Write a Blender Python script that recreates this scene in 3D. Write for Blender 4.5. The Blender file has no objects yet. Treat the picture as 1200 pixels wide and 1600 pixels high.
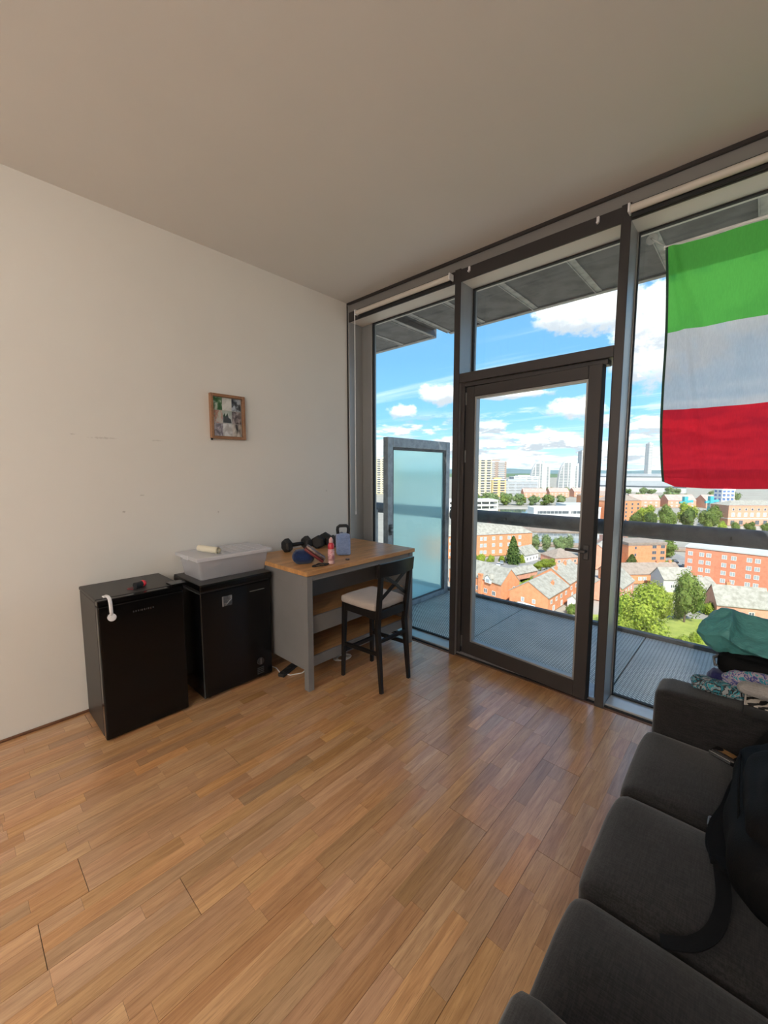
import bpy, bmesh, math, random
from mathutils import Vector, Matrix, noise as mnoise

D = bpy.data
SC = bpy.context.scene
COL = SC.collection
R = math.radians
rnd = random.Random(7)

# ------------------------------------------------------------------ camera
CAM = Vector((3.220, -2.935, 1.616))
YAW, PITCH, FPX = 0.74444, -0.10219, 634.5
cam_data = D.cameras.new('camera')
cam_data.sensor_fit = 'VERTICAL'
cam_data.sensor_height = 36.0
cam_data.lens = FPX / 1600.0 * 36.0
cam_data.clip_start = 0.02
cam_data.clip_end = 20000
cam = D.objects.new('camera', cam_data)
COL.objects.link(cam)
cam.location = CAM
cam.rotation_euler = (math.pi / 2 + PITCH, 0, YAW)
SC.camera = cam

# ------------------------------------------------------------------ exposure
SC.view_settings.view_transform = 'Standard'
SC.view_settings.look = 'None'
SC.view_settings.exposure = 0.36
SC.view_settings.gamma = 1.0
SC.view_settings.use_curve_mapping = False
SC.cycles.max_bounces = 12
SC.cycles.diffuse_bounces = 6
SC.cycles.transparent_max_bounces = 24
SC.cycles.sample_clamp_indirect = 6.0

# ------------------------------------------------------------------ sky
SKY_STRENGTH = 2.0
world = D.worlds.new('sky')
SC.world = world
world.use_nodes = True


class NT:
    """small wrapper to wire nodes"""
    def __init__(s, tree):
        s.t = tree
        s.n = tree.nodes
        s.l = tree.links

    def node(s, kind, **kw):
        n = s.n.new(kind)
        for k, v in kw.items():
            setattr(n, k, v)
        return n

    def put(s, sock, v):
        if isinstance(v, bpy.types.NodeSocket):
            s.l.new(v, sock)
        elif v is not None:
            if isinstance(v, (tuple, list)) and len(v) == 3 and sock.type == 'RGBA':
                v = (*v, 1)
            sock.default_value = v

    def math(s, op, a, b=None, c=None, clamp=False):
        n = s.node('ShaderNodeMath', operation=op, use_clamp=clamp)
        s.put(n.inputs[0], a)
        if b is not None: s.put(n.inputs[1], b)
        if c is not None: s.put(n.inputs[2], c)
        return n.outputs[0]

    def vmath(s, op, a, b=None):
        n = s.node('ShaderNodeVectorMath', operation=op)
        s.put(n.inputs[0], a)
        if b is not None: s.put(n.inputs[1], b)
        return n.outputs['Value'] if op in ('LENGTH', 'DOT_PRODUCT') else n.outputs['Vector']

    def mix(s, f, a, b, blend='MIX'):
        n = s.node('ShaderNodeMix', data_type='RGBA', blend_type=blend)
        s.put(n.inputs[0], f); s.put(n.inputs[6], a); s.put(n.inputs[7], b)
        return n.outputs[2]

    def noise(s, vec=None, scale=5, detail=3, rough=.5, dist=0):
        n = s.node('ShaderNodeTexNoise')
        if vec is not None: s.l.new(vec, n.inputs['Vector'])
        n.inputs['Scale'].default_value = scale
        n.inputs['Detail'].default_value = detail
        n.inputs['Roughness'].default_value = rough
        n.inputs['Distortion'].default_value = dist
        return n.outputs['Fac']

    def ramp(s, f, pts, interp='LINEAR'):
        n = s.node('ShaderNodeValToRGB')
        n.color_ramp.interpolation = interp
        e = n.color_ramp.elements
        while len(e) < len(pts): e.new(.5)
        for i, (p, c) in enumerate(pts):
            e[i].position = p
            e[i].color = (*c, 1) if len(c) == 3 else c
        s.put(n.inputs[0], f)
        return n.outputs[0]

    def smooth(s, x, a, b):
        n = s.node('ShaderNodeMapRange', interpolation_type='SMOOTHSTEP')
        s.put(n.inputs[0], x)
        n.inputs[1].default_value = a; n.inputs[2].default_value = b
        return n.outputs[0]

    def mapping(s, vec, scale=(1, 1, 1), rot=(0, 0, 0), loc=(0, 0, 0)):
        n = s.node('ShaderNodeMapping')
        s.l.new(vec, n.inputs[0])
        n.inputs['Scale'].default_value = scale
        n.inputs['Rotation'].default_value = rot
        n.inputs['Location'].default_value = loc
        return n.outputs[0]


def build_sky():
    w = NT(world.node_tree)
    w.n.clear()
    tc = w.node('ShaderNodeTexCoord').outputs['Generated']
    sx = w.node('ShaderNodeSeparateXYZ'); w.l.new(tc, sx.inputs[0])
    z = w.math('MAXIMUM', sx.outputs[2], 0.0)
    blue = w.ramp(z, [(0, (.36, .50, .58)), (.05, (.25, .44, .56)), (.12, (.145, .35, .53)), (.25, (.105, .275, .47)), (.6, (.085, .19, .36)), (1, (.08, .17, .31))])
    # clouds lie on a flat layer high above: project the direction onto it
    k = w.math('DIVIDE', 1.0, w.math('ADD', z, 0.045))
    cx = w.math('MULTIPLY', sx.outputs[0], k); cy = w.math('MULTIPLY', sx.outputs[1], k)
    cv = w.node('ShaderNodeCombineXYZ'); w.l.new(cx, cv.inputs[0]); w.l.new(cy, cv.inputs[1])
    plane = cv.outputs[0]
    big = w.noise(w.mapping(plane, (1, 1, 1), (0, 0, 0), (3.1, 1.7, 0)), .42, 9, .58, .25)
    low = w.smooth(z, .155, .03)                     # more cover towards the horizon
    thr = w.math('SUBTRACT', .585, w.math('MULTIPLY', low, .155))
    cover = w.math('SUBTRACT', big, thr)
    mask = w.smooth(cover, 0.0, .085)
    # streaks of thin high cloud
    st = w.noise(w.mapping(plane, (.22, 1.5, 1), (0, 0, .75)), 1.1, 6, .6, .4)
    cir = w.math('MULTIPLY', w.smooth(st, .50, .72), .42)
    shade = w.noise(w.mapping(plane, (1, 1, 1), (0, 0, 0), (3.35, 1.45, 0)), .9, 7, .6, .2)
    ccol = w.ramp(shade, [(.30, (.27, .31, .36)), (.46, (.46, .50, .54)), (.60, (.66, .67, .68))])
    c = w.mix(cir, blue, (.62, .68, .72))
    c = w.mix(w.math('MULTIPLY', mask, .95), c, ccol)
    # rows of small heaped clouds low over the horizon
    pv = w.mapping(tc, (1, 1, 3.4), (0, 0, 0), (.4, .2, 0))
    n1 = w.noise(pv, 8.5, 8, .6, .1)
    n2 = w.noise(w.mapping(tc, (1, 1, 3.4), (0, 0, 0), (.4, .2, .045)), 8.5, 8, .6, .1)
    band = w.math('MULTIPLY', w.smooth(z, .150, .085), w.smooth(z, .004, .02))
    pm = w.math('MULTIPLY', w.smooth(n1, .455, .54), band)
    pl = w.smooth(w.math('SUBTRACT', n1, n2), -.035, .05)
    c = w.mix(pm, c, w.mix(pl, (.30, .335, .375), (.58, .595, .60)))
    # the single heaped clouds (direction, width, height)
    for dx, dy, dz, rx, rz, sd in [(-.175, .953, .240, .070, .085, 1), (-.26, .916, .318, .13, .042, 2),
                                   (-.559, .81, .178, .062, .026, 3), (-.634, .76, .140, .036, .018, 4),
                                   (-.297, .946, .135, .062, .024, 5), (-.07, .953, .300, .16, .10, 6),
                                   (-.435, .883, .172, .085, .012, 7), (.25, .93, .24, .16, .07, 8),
                                   (-.80, .55, .22, .15, .05, 9)]:
        v = w.vmath('SUBTRACT', tc, (dx, dy, dz))
        vv = w.vmath('MULTIPLY', v, (1 / rx, 1 / rx, 1 / rz))
        nz = w.noise(w.mapping(tc, (1, 1, 1.6), (0, 0, 0), (sd * 3.3, sd, 0)), 17, 7, .62)
        r = w.math('ADD', w.vmath('LENGTH', vv), w.math('MULTIPLY', w.math('SUBTRACT', nz, .5), 2.3))
        m = w.smooth(r, 1.08, .62)
        h = w.node('ShaderNodeSeparateXYZ'); w.l.new(vv, h.inputs[0])
        lit = w.smooth(w.math('ADD', h.outputs[2], w.math('MULTIPLY', w.math('SUBTRACT', nz, .5), 2.0)), -.75, .15)
        col = w.mix(lit, (.33, .36, .40), (.66, .66, .65))
        c = w.mix(m, c, col)
    bg = w.node('ShaderNodeBackground')
    w.l.new(c, bg.inputs[0])
    bg.inputs[1].default_value = SKY_STRENGTH
    out = w.node('ShaderNodeOutputWorld')
    w.l.new(bg.outputs[0], out.inputs[0])


build_sky()

# ------------------------------------------------------------------ sun (behind the building, lights the town)
sun_data = D.lights.new('sun', 'SUN')
sun_data.energy = 6.0
sun_data.angle = R(.6)
sun_data.color = (1.0, .95, .86)
sun = D.objects.new('sun', sun_data)
COL.objects.link(sun)
sun_dir = Vector((-.50, .62, -.80)).normalized()
sun.rotation_euler = sun_dir.to_track_quat('-Z', 'Y').to_euler()

FILL_PANEL_EMIT = 4.5      # added fill panels, unseen behind the camera (built further down)
FILL_GLOBE_EMIT = 29.0     # two opal globes added behind the camera to brighten the room

# ================================================================== helpers
def M(name, col, rough=.5, metal=0., spec=.5, var=None, bump=None, coat=0., sheen=0., coords='Object', alpha=None):
    """plain principled material; var=(scale, dark colour, amount), bump=(scale, strength, stretch)"""
    m = D.materials.new(name); m.use_nodes = True
    t = NT(m.node_tree)
    b = t.n['Principled BSDF']
    b.inputs['Roughness'].default_value = rough
    b.inputs['Metallic'].default_value = metal
    b.inputs['Specular IOR Level'].default_value = spec
    b.inputs['Coat Weight'].default_value = coat
    b.inputs['Coat Roughness'].default_value = .15
    b.inputs['Sheen Weight'].default_value = sheen
    tc = None
    if var or bump:
        tc = t.node('ShaderNodeTexCoord').outputs[coords]
    if var:
        sc_, c2, amt = var[:3]
        st = var[3] if len(var) > 3 else (1, 1, 1)
        f = t.noise(t.mapping(tc, st), sc_, 6, .6)
        f = t.smooth(f, .35, .7)
        f = t.math('MULTIPLY', f, amt)
        t.l.new(t.mix(f, (*col, 1), (*c2, 1)), b.inputs['Base Color'])
    else:
        b.inputs['Base Color'].default_value = (*col, 1)
    if bump:
        st = bump[2] if len(bump) > 2 else (1, 1, 1)
        h = t.noise(t.mapping(tc, st), bump[0], 4, .6)
        bn = t.node('ShaderNodeBump')
        bn.inputs['Strength'].default_value = bump[1]
        bn.inputs['Distance'].default_value = .01
        t.l.new(h, bn.inputs['Height']); t.l.new(bn.outputs[0], b.inputs['Normal'])
    return m


class MB:
    """collects shapes into one bmesh"""
    def __init__(s):
        s.b = bmesh.new()

    def _add(s, vs, fs, mi=0, mat=None):
        bv = [s.b.verts.new((mat @ Vector(v)) if mat else v) for v in vs]
        for f in fs:
            try:
                fc = s.b.faces.new([bv[i] for i in f]); fc.material_index = mi
            except ValueError:
                pass
        return bv

    def box(s, lo, hi, bev=0., mi=0, mat=None, seg=1):
        x0, y0, z0 = lo; x1, y1, z1 = hi
        t = bmesh.new()
        vs = [t.verts.new(v) for v in ((x0, y0, z0), (x1, y0, z0), (x1, y1, z0), (x0, y1, z0), (x0, y0, z1), (x1, y0, z1), (x1, y1, z1), (x0, y1, z1))]
        for f in ((3, 2, 1, 0), (4, 5, 6, 7), (0, 1, 5, 4), (1, 2, 6, 5), (2, 3, 7, 6), (3, 0, 4, 7)):
            t.faces.new([vs[i] for i in f])
        if bev > 0:
            bmesh.ops.bevel(t, geom=list(t.edges), offset=bev, segments=seg, affect='EDGES', profile=.5)
        t.verts.index_update()
        s._add([v.co.copy() for v in t.verts], [[v.index for v in f.verts] for f in t.faces], mi, mat)
        t.free()
        return s

    def bar(s, p0, p1, w, h, bev=0., mi=0, up=(0, 0, 1), taper=1.):
        """rectangular bar from p0 to p1"""
        p0, p1 = Vector(p0), Vector(p1)
        d = (p1 - p0); L = d.length; d.normalize()
        u = Vector(up)
        if abs(d.dot(u)) > .99: u = Vector((1, 0, 0))
        x = d.cross(u).normalized(); y = x.cross(d).normalized()
        vs = []
        for t, k in ((0, 1.), (L, taper)):
            for a, b in ((-1, -1), (1, -1), (1, 1), (-1, 1)):
                vs.append(p0 + d * t + x * a * w * .5 * k + y * b * h * .5 * k)
        t = bmesh.new()
        bv = [t.verts.new(v) for v in vs]
        for f in ((0, 1, 2, 3), (7, 6, 5, 4), (0, 4, 5, 1), (1, 5, 6, 2), (2, 6, 7, 3), (3, 7, 4, 0)):
            t.faces.new([bv[i] for i in f])
        bmesh.ops.recalc_face_normals(t, faces=t.faces)
        if bev > 0: bmesh.ops.bevel(t, geom=list(t.edges), offset=bev, segments=1, affect='EDGES')
        t.verts.index_update()
        s._add([v.co.copy() for v in t.verts], [[v.index for v in f.verts] for f in t.faces], mi)
        t.free()
        return s

    def cyl(s, p0, p1, r0, r1=None, n=16, mi=0, cap=True):
        r1 = r0 if r1 is None else r1
        p0, p1 = Vector(p0), Vector(p1)
        d = (p1 - p0).normalized()
        u = Vector((0, 0, 1)) if abs(d.z) < .95 else Vector((1, 0, 0))
        x = d.cross(u).normalized(); y = d.cross(x)
        vs = []
        for p, r in ((p0, r0), (p1, r1)):
            for i in range(n):
                a = 2 * math.pi * i / n
                vs.append(p + x * r * math.cos(a) + y * r * math.sin(a))
        fs = [(i, (i + 1) % n, n + (i + 1) % n, n + i) for i in range(n)]
        if cap: fs += [tuple(range(n - 1, -1, -1)), tuple(range(n, 2 * n))]
        s._add(vs, fs, mi)
        return s

    def tube(s, path, r, n=8, mi=0, closed=False, flat=1.):
        path = [Vector(p) for p in path]
        N = len(path); vs = []; fs = []
        prev = None
        for i, p in enumerate(path):
            a = path[i - 1] if (i > 0 or closed) else p
            b = path[(i + 1) % N] if (i < N - 1 or closed) else p
            d = (b - a).normalized()
            u = prev if prev is not None else (Vector((0, 0, 1)) if abs(d.z) < .9 else Vector((1, 0, 0)))
            x = d.cross(u)
            if x.length < 1e-4: x = d.cross(Vector((1, 0, 0)))
            x.normalize(); y = x.cross(d).normalized(); prev = y
            rr = r[i] if isinstance(r, (list, tuple)) else r
            for k in range(n):
                t = 2 * math.pi * k / n
                vs.append(p + x * rr * math.cos(t) + y * rr * flat * math.sin(t))
        for i in range(N if closed else N - 1):
            j = (i + 1) % N
            for k in range(n):
                fs.append((i * n + k, i * n + (k + 1) % n, j * n + (k + 1) % n, j * n + k))
        if not closed: fs += [tuple(range(n - 1, -1, -1)), tuple(range((N - 1) * n, N * n))]
        s._add(vs, fs, mi)
        return s

    def lathe(s, prof, c=(0, 0, 0), n=20, mi=0, mat=None):
        c = Vector(c); vs = []; fs = []
        for r, z in prof:
            for i in range(n):
                a = 2 * math.pi * i / n
                vs.append(c + Vector((r * math.cos(a), r * math.sin(a), z)))
        for k in range(len(prof) - 1):
            for i in range(n):
                fs.append((k * n + i, k * n + (i + 1) % n, (k + 1) * n + (i + 1) % n, (k + 1) * n + i))
        fs += [tuple(range(n - 1, -1, -1)), tuple(range((len(prof) - 1) * n, len(prof) * n))]
        s._add(vs, fs, mi, mat)
        return s

    def prism(s, pts, ext, mi=0):
        """polygon (3D points) extruded by vector"""
        e = Vector(ext); pts = [Vector(p) for p in pts]; n = len(pts)
        s._add(pts + [p + e for p in pts], [tuple(range(n - 1, -1, -1)), tuple(range(n, 2 * n))] + [(i, (i + 1) % n, n + (i + 1) % n, n + i) for i in range(n)], mi)
        return s

    def grid(s, fn, nu, nv, mi=0, thick=None):
        vs = []
        for i in range(nu + 1):
            for j in range(nv + 1):
                vs.append(Vector(fn(i / nu, j / nv)))
        fs = [(i * (nv + 1) + j, (i + 1) * (nv + 1) + j, (i + 1) * (nv + 1) + j + 1, i * (nv + 1) + j + 1) for i in range(nu) for j in range(nv)]
        s._add(vs, fs, mi)
        return s

    def soft(s, lo, hi, r, crown=(0, 0, 0), n=10, mi=0, fn=None):
        """rounded cushion block: every face a grid, corners rounded by r, faces crowned"""
        lo, hi = Vector(lo), Vector(hi); c = (lo + hi) / 2; h = (hi - lo) / 2
        t = bmesh.new()
        bmesh.ops.create_cube(t, size=2.)
        bmesh.ops.subdivide_edges(t, edges=t.edges, cuts=n, use_grid_fill=True)
        for v in t.verts:
            u = v.co.copy()
            # push samples towards the rim so that the rounding stays smooth
            uu = Vector([math.copysign(abs(k) ** .7, k) for k in u])
            p = Vector((uu.x * h.x, uu.y * h.y, uu.z * h.z))
            q = Vector([max(-h[i] + r, min(h[i] - r, p[i])) for i in range(3)])
            d = p - q
            if d.length > 1e-6: p = q + d.normalized() * r
            for i in range(3):
                j, k = (i + 1) % 3, (i + 2) % 3
                p[i] += math.copysign(1, u[i]) * abs(u[i]) ** 3 * crown[i] * (1 - u[j] ** 2) * (1 - u[k] ** 2)
            v.co = c + p
            if fn: v.co = Vector(fn(v.co, u))
        t.verts.index_update()
        s._add([v.co.copy() for v in t.verts], [[v.index for v in f.verts] for f in t.faces], mi)
        t.free()
        return s

    def mesh(s, name, smooth=False, fix=True):
        if fix: bmesh.ops.recalc_face_normals(s.b, faces=s.b.faces)
        me = D.meshes.new(name)
        s.b.to_mesh(me); s.b.free()
        if smooth:
            me.shade_smooth()
            if smooth is not True:
                try: me.set_sharp_from_angle(angle=R(smooth))
                except Exception: pass
        return me


def link(name, me, mats, parent=None):
    o = D.objects.new(name, me)
    if not isinstance(mats, (list, tuple)): mats = [mats]
    if not me.materials:
        for m in mats: me.materials.append(m)
    COL.objects.link(o)
    if parent: o.parent = parent
    return o


def part(name, mb, mats, parent=None, smooth=False, label=None, kind=None):
    o = link(name, mb.mesh(name, smooth), mats, parent)
    if label: o['label'] = label
    if kind: o['kind'] = kind
    return o


def tag(o, label, cat, group=None):
    o['label'] = label; o['category'] = cat
    if group: o['group'] = group
    return o


def thing(name, label, cat, loc=(0, 0, 0), rz=0., group=None):
    o = D.objects.new(name, None); COL.objects.link(o)
    o.location = loc; o.rotation_euler = (0, 0, rz); o.empty_display_size = .1
    return tag(o, label, cat, group)


def struct(name, mb, mats, smooth=False, parent=None):
    o = part(name, mb, mats, parent, smooth)
    if not parent: o['kind'] = 'structure'
    return o


def sroot(name, loc=(0, 0, 0), rz=0.):
    o = D.objects.new(name, None); COL.objects.link(o); o.location = loc; o.rotation_euler = (0, 0, rz); o['kind'] = 'structure'
    return o


def copy_tree(o, parent=None):
    c = o.copy(); COL.objects.link(c)
    if parent: c.parent = parent
    for ch in list(o.children): copy_tree(ch, c)
    return c


# ================================================================== materials
def wall_paint(name, col, marks=False):
    m = D.materials.new(name); m.use_nodes = True; t = NT(m.node_tree); b = t.n['Principled BSDF']
    b.inputs['Roughness'].default_value = .85; b.inputs['Specular IOR Level'].default_value = .2
    tc = t.node('ShaderNodeTexCoord').outputs['Object']
    f = t.noise(tc, .8, 4, .6)
    c = t.mix(t.smooth(f, .3, .75), col, tuple(k * .955 for k in col))
    if marks:
        # small scuffs and filled nail holes on the paint: (y, z, ry, rz)
        for y, z, ry, rz, k in [(-2.18, 1.83, .10, .008, .25), (-1.86, 1.83, .05, .006, .22), (-2.10, 1.33, .012, .009, .5), (-1.98, 1.44, .02, .006, .35),
                              (-1.43, 1.28, .010, .008, .4), (-.30, 1.41, .010, .009, .4), (-2.35, 1.845, .02, .006, .3)]:
            v = t.vmath('MULTIPLY', t.vmath('SUBTRACT', tc, (0, y, z)), (0, 1 / ry, 1 / rz))
            n = t.noise(tc, 60, 3, .6)
            d = t.math('ADD', t.vmath('LENGTH', v), t.math('MULTIPLY', t.math('SUBTRACT', n, .5), 2.4))
            c = t.mix(t.math('MULTIPLY', t.smooth(d, 1.0, .2), k * .9), c, (.16, .13, .10))
    t.l.new(c, b.inputs['Base Color'])
    bn = t.node('ShaderNodeBump'); bn.inputs['Strength'].default_value = .06; bn.inputs['Distance'].default_value = .004
    t.l.new(t.noise(tc, 180, 3, .6), bn.inputs['Height']); t.l.new(bn.outputs[0], b.inputs['Normal'])
    return m


def wood(name, c1, c2, c3, rough=.35, tint=False, axis=(14, 1.1, 14), coat=.0, planks=False):
    m = D.materials.new(name); m.use_nodes = True; t = NT(m.node_tree); b = t.n['Principled BSDF']
    b.inputs['Roughness'].default_value = rough
    b.inputs['Coat Weight'].default_value = coat; b.inputs['Coat Roughness'].default_value = .2
    tc = t.node('ShaderNodeTexCoord').outputs['Object']
    vec = tc
    if tint:
        at = t.node('ShaderNodeAttribute', attribute_name='tint')
        off = t.vmath('MULTIPLY', at.outputs['Color'], (7., 23., 11.))
        vec = t.vmath('ADD', tc, off)
    g = t.noise(t.mapping(vec, axis), 3.0, 8, .62, .6)
    g2 = t.noise(t.mapping(vec, (axis[0] * 6, axis[1] * 2.5, axis[2] * 6)), 4.0, 4, .6, .2)
    c = t.mix(t.smooth(g, .32, .70), c1, c2)
    c = t.mix(t.math('MULTIPLY', t.smooth(g2, .50, .70), .55), c, c3)
    if tint:
        sp = t.node('ShaderNodeSeparateColor'); t.l.new(at.outputs['Color'], sp.inputs[0])
        hs = t.node('ShaderNodeHueSaturation')
        t.l.new(c, hs.inputs['Color'])
        t.l.new(t.math('ADD', .496, t.math('MULTIPLY', sp.outputs[1], .010)), hs.inputs['Hue'])
        t.l.new(t.math('ADD', .84, t.math('MULTIPLY', sp.outputs[2], .16)), hs.inputs['Saturation'])
        t.l.new(t.math('ADD', .74, t.math('MULTIPLY', sp.outputs[0], .52)), hs.inputs['Value'])
        c = hs.outputs[0]
    if planks:
        bk = t.node('ShaderNodeTexBrick')
        t.l.new(t.mapping(tc, (1, 1, 1), (0, 0, R(90))), bk.inputs['Vector'])
        bk.inputs['Color1'].default_value = (.82, .82, .82, 1); bk.inputs['Color2'].default_value = (1.12, 1.1, 1.06, 1)
        bk.inputs['Mortar'].default_value = (.8, .78, .75, 1)
        bk.inputs['Scale'].default_value = 1.0; bk.inputs['Mortar Size'].default_value = .0006
        bk.inputs['Brick Width'].default_value = .42; bk.inputs['Row Height'].default_value = .043
        c = t.mix(1., c, bk.outputs['Color'], 'MULTIPLY')
    t.l.new(c, b.inputs['Base Color'])
    bn = t.node('ShaderNodeBump'); bn.inputs['Strength'].default_value = .08; bn.inputs['Distance'].default_value = .003
    t.l.new(g2, bn.inputs['Height']); t.l.new(bn.outputs[0], b.inputs['Normal'])
    return m


def clear_glass(name, col=(.955, .975, .97), base=.035, edge=.55, rough=.0, dirt=0.):
    m = D.materials.new(name); m.use_nodes = True; t = NT(m.node_tree); t.n.clear()
    tr = t.node('ShaderNodeBsdfTransparent'); tr.inputs[0].default_value = (*col, 1)
    gl = t.node('ShaderNodeBsdfGlossy'); gl.inputs['Roughness'].default_value = rough
    lw = t.node('ShaderNodeLayerWeight'); lw.inputs[0].default_value = .5
    f = t.math('POWER', lw.outputs['Facing'], 4.0)
    f = t.math('ADD', base, t.math('MULTIPLY', f, edge))
    mx = t.node('ShaderNodeMixShader')
    t.l.new(f, mx.inputs[0]); t.l.new(tr.outputs[0], mx.inputs[1]); t.l.new(gl.outputs[0], mx.inputs[2])
    sh = mx.outputs[0]
    if dirt:
        tc = t.node('ShaderNodeTexCoord').outputs['Object']
        d = t.noise(t.mapping(tc, (30, 30, 1.2)), 2.0, 6, .7)
        df = t.node('ShaderNodeBsdfTranslucent'); df.inputs[0].default_value = (.8, .8, .8, 1)
        m2 = t.node('ShaderNodeMixShader')
        t.l.new(t.math('MULTIPLY', t.smooth(d, .55, .85), dirt), m2.inputs[0])
        t.l.new(sh, m2.inputs[1]); t.l.new(df.outputs[0], m2.inputs[2]); sh = m2.outputs[0]
    o = t.node('ShaderNodeOutputMaterial'); t.l.new(sh, o.inputs[0])
    return m


def cloth_mat(name, col, trans=.5, see=.0, weave=900, rough=.9):
    m = D.materials.new(name); m.use_nodes = True; t = NT(m.node_tree); t.n.clear()
    tc = t.node('ShaderNodeTexCoord').outputs['Object']
    n = t.noise(t.mapping(tc, (1, 1, .12)), 260, 3, .6)
    c = t.mix(t.smooth(n, .3, .75), tuple(k * .90 for k in col), col)
    d = t.node('ShaderNodeBsdfDiffuse'); tl = t.node('ShaderNodeBsdfTranslucent'); tp = t.node('ShaderNodeBsdfTransparent')
    t.l.new(c, d.inputs[0]); t.l.new(c, tl.inputs[0]); tp.inputs[0].default_value = (*[min(1, k * 1.05) for k in col], 1)
    a = t.node('ShaderNodeMixShader'); a.inputs[0].default_value = trans
    t.l.new(d.outputs[0], a.inputs[1]); t.l.new(tl.outputs[0], a.inputs[2])
    b = t.node('ShaderNodeMixShader'); b.inputs[0].default_value = see
    t.l.new(a.outputs[0], b.inputs[1]); t.l.new(tp.outputs[0], b.inputs[2])
    o = t.node('ShaderNodeOutputMaterial'); t.l.new(b.outputs[0], o.inputs[0])
    return m


def frosted(name):
    m = D.materials.new(name); m.use_nodes = True; t = NT(m.node_tree); t.n.clear()
    tl = t.node('ShaderNodeBsdfTranslucent'); tl.inputs[0].default_value = (.78, .97, .95, 1)
    rf = t.node('ShaderNodeBsdfRefraction'); rf.inputs[0].default_value = (.76, .97, .96, 1); rf.inputs['Roughness'].default_value = .36; rf.inputs['IOR'].default_value = 1.05
    gl = t.node('ShaderNodeBsdfGlossy'); gl.inputs['Roughness'].default_value = .12; gl.inputs[0].default_value = (.9, 1, 1, 1)
    a = t.node('ShaderNodeMixShader'); a.inputs[0].default_value = .66
    t.l.new(tl.outputs[0], a.inputs[1]); t.l.new(rf.outputs[0], a.inputs[2])
    lw = t.node('ShaderNodeLayerWeight'); lw.inputs[0].default_value = .5
    f = t.math('ADD', .05, t.math('MULTIPLY', t.math('POWER', lw.outputs['Facing'], 4.), .4))
    b = t.node('ShaderNodeMixShader'); t.l.new(f, b.inputs[0]); t.l.new(a.outputs[0], b.inputs[1]); t.l.new(gl.outputs[0], b.inputs[2])
    o = t.node('ShaderNodeOutputMaterial'); t.l.new(b.outputs[0], o.inputs[0])
    return m


def plastic_clear(name, see=.62, col=(.95, .95, .975)):
    m = D.materials.new(name); m.use_nodes = True; t = NT(m.node_tree); t.n.clear()
    tp = t.node('ShaderNodeBsdfTransparent'); tp.inputs[0].default_value = (*col, 1)
    d = t.node('ShaderNodeBsdfDiffuse'); d.inputs[0].default_value = (.93, .93, .95, 1)
    tl = t.node('ShaderNodeBsdfTranslucent'); tl.inputs[0].default_value = (.93, .93, .95, 1)
    gl = t.node('ShaderNodeBsdfGlossy'); gl.inputs['Roughness'].default_value = .18
    a = t.node('ShaderNodeMixShader'); a.inputs[0].default_value = .5
    t.l.new(d.outputs[0], a.inputs[1]); t.l.new(tl.outputs[0], a.inputs[2])
    b = t.node('ShaderNodeMixShader'); b.inputs[0].default_value = see
    t.l.new(a.outputs[0], b.inputs[1]); t.l.new(tp.outputs[0], b.inputs[2])
    lw = t.node('ShaderNodeLayerWeight'); lw.inputs[0].default_value = .5
    f = t.math('ADD', .04, t.math('MULTIPLY', t.math('POWER', lw.outputs['Facing'], 4.), .4))
    c = t.node('ShaderNodeMixShader'); t.l.new(f, c.inputs[0]); t.l.new(b.outputs[0], c.inputs[1]); t.l.new(gl.outputs[0], c.inputs[2])
    o = t.node('ShaderNodeOutputMaterial'); t.l.new(c.outputs[0], o.inputs[0])
    return m


def fabric(name, c1, c2, scale=420, bump=.35):
    m = D.materials.new(name); m.use_nodes = True; t = NT(m.node_tree); b = t.n['Principled BSDF']
    b.inputs['Roughness'].default_value = .92; b.inputs['Specular IOR Level'].default_value = .15
    b.inputs['Sheen Weight'].default_value = .25; b.inputs['Sheen Roughness'].default_value = .5
    tc = t.node('ShaderNodeTexCoord').outputs['Object']
    n1 = t.noise(t.mapping(tc, (1, .09, 1)), scale, 3, .7)
    n2 = t.noise(t.mapping(tc, (.09, 1, 1)), scale, 3, .7)
    n = t.math('MULTIPLY', t.math('ADD', n1, n2), .5)
    big = t.noise(tc, 5, 4, .6)
    c = t.mix(t.smooth(n, .40, .62), c1, c2)
    c = t.mix(t.math('MULTIPLY', t.smooth(big, .4, .7), .25), c, tuple(k * .75 for k in c1))
    t.l.new(c, b.inputs['Base Color'])
    bn = t.node('ShaderNodeBump'); bn.inputs['Strength'].default_value = bump; bn.inputs['Distance'].default_value = .002
    t.l.new(n, bn.inputs['Height']); t.l.new(bn.outputs[0], b.inputs['Normal'])
    return m


def emit(name, col, s):
    m = D.materials.new(name); m.use_nodes = True; t = NT(m.node_tree); t.n.clear()
    e = t.node('ShaderNodeEmission'); e.inputs[0].default_value = (*col, 1); e.inputs[1].default_value = s
    o = t.node('ShaderNodeOutputMaterial'); t.l.new(e.outputs[0], o.inputs[0])
    return m


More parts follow.
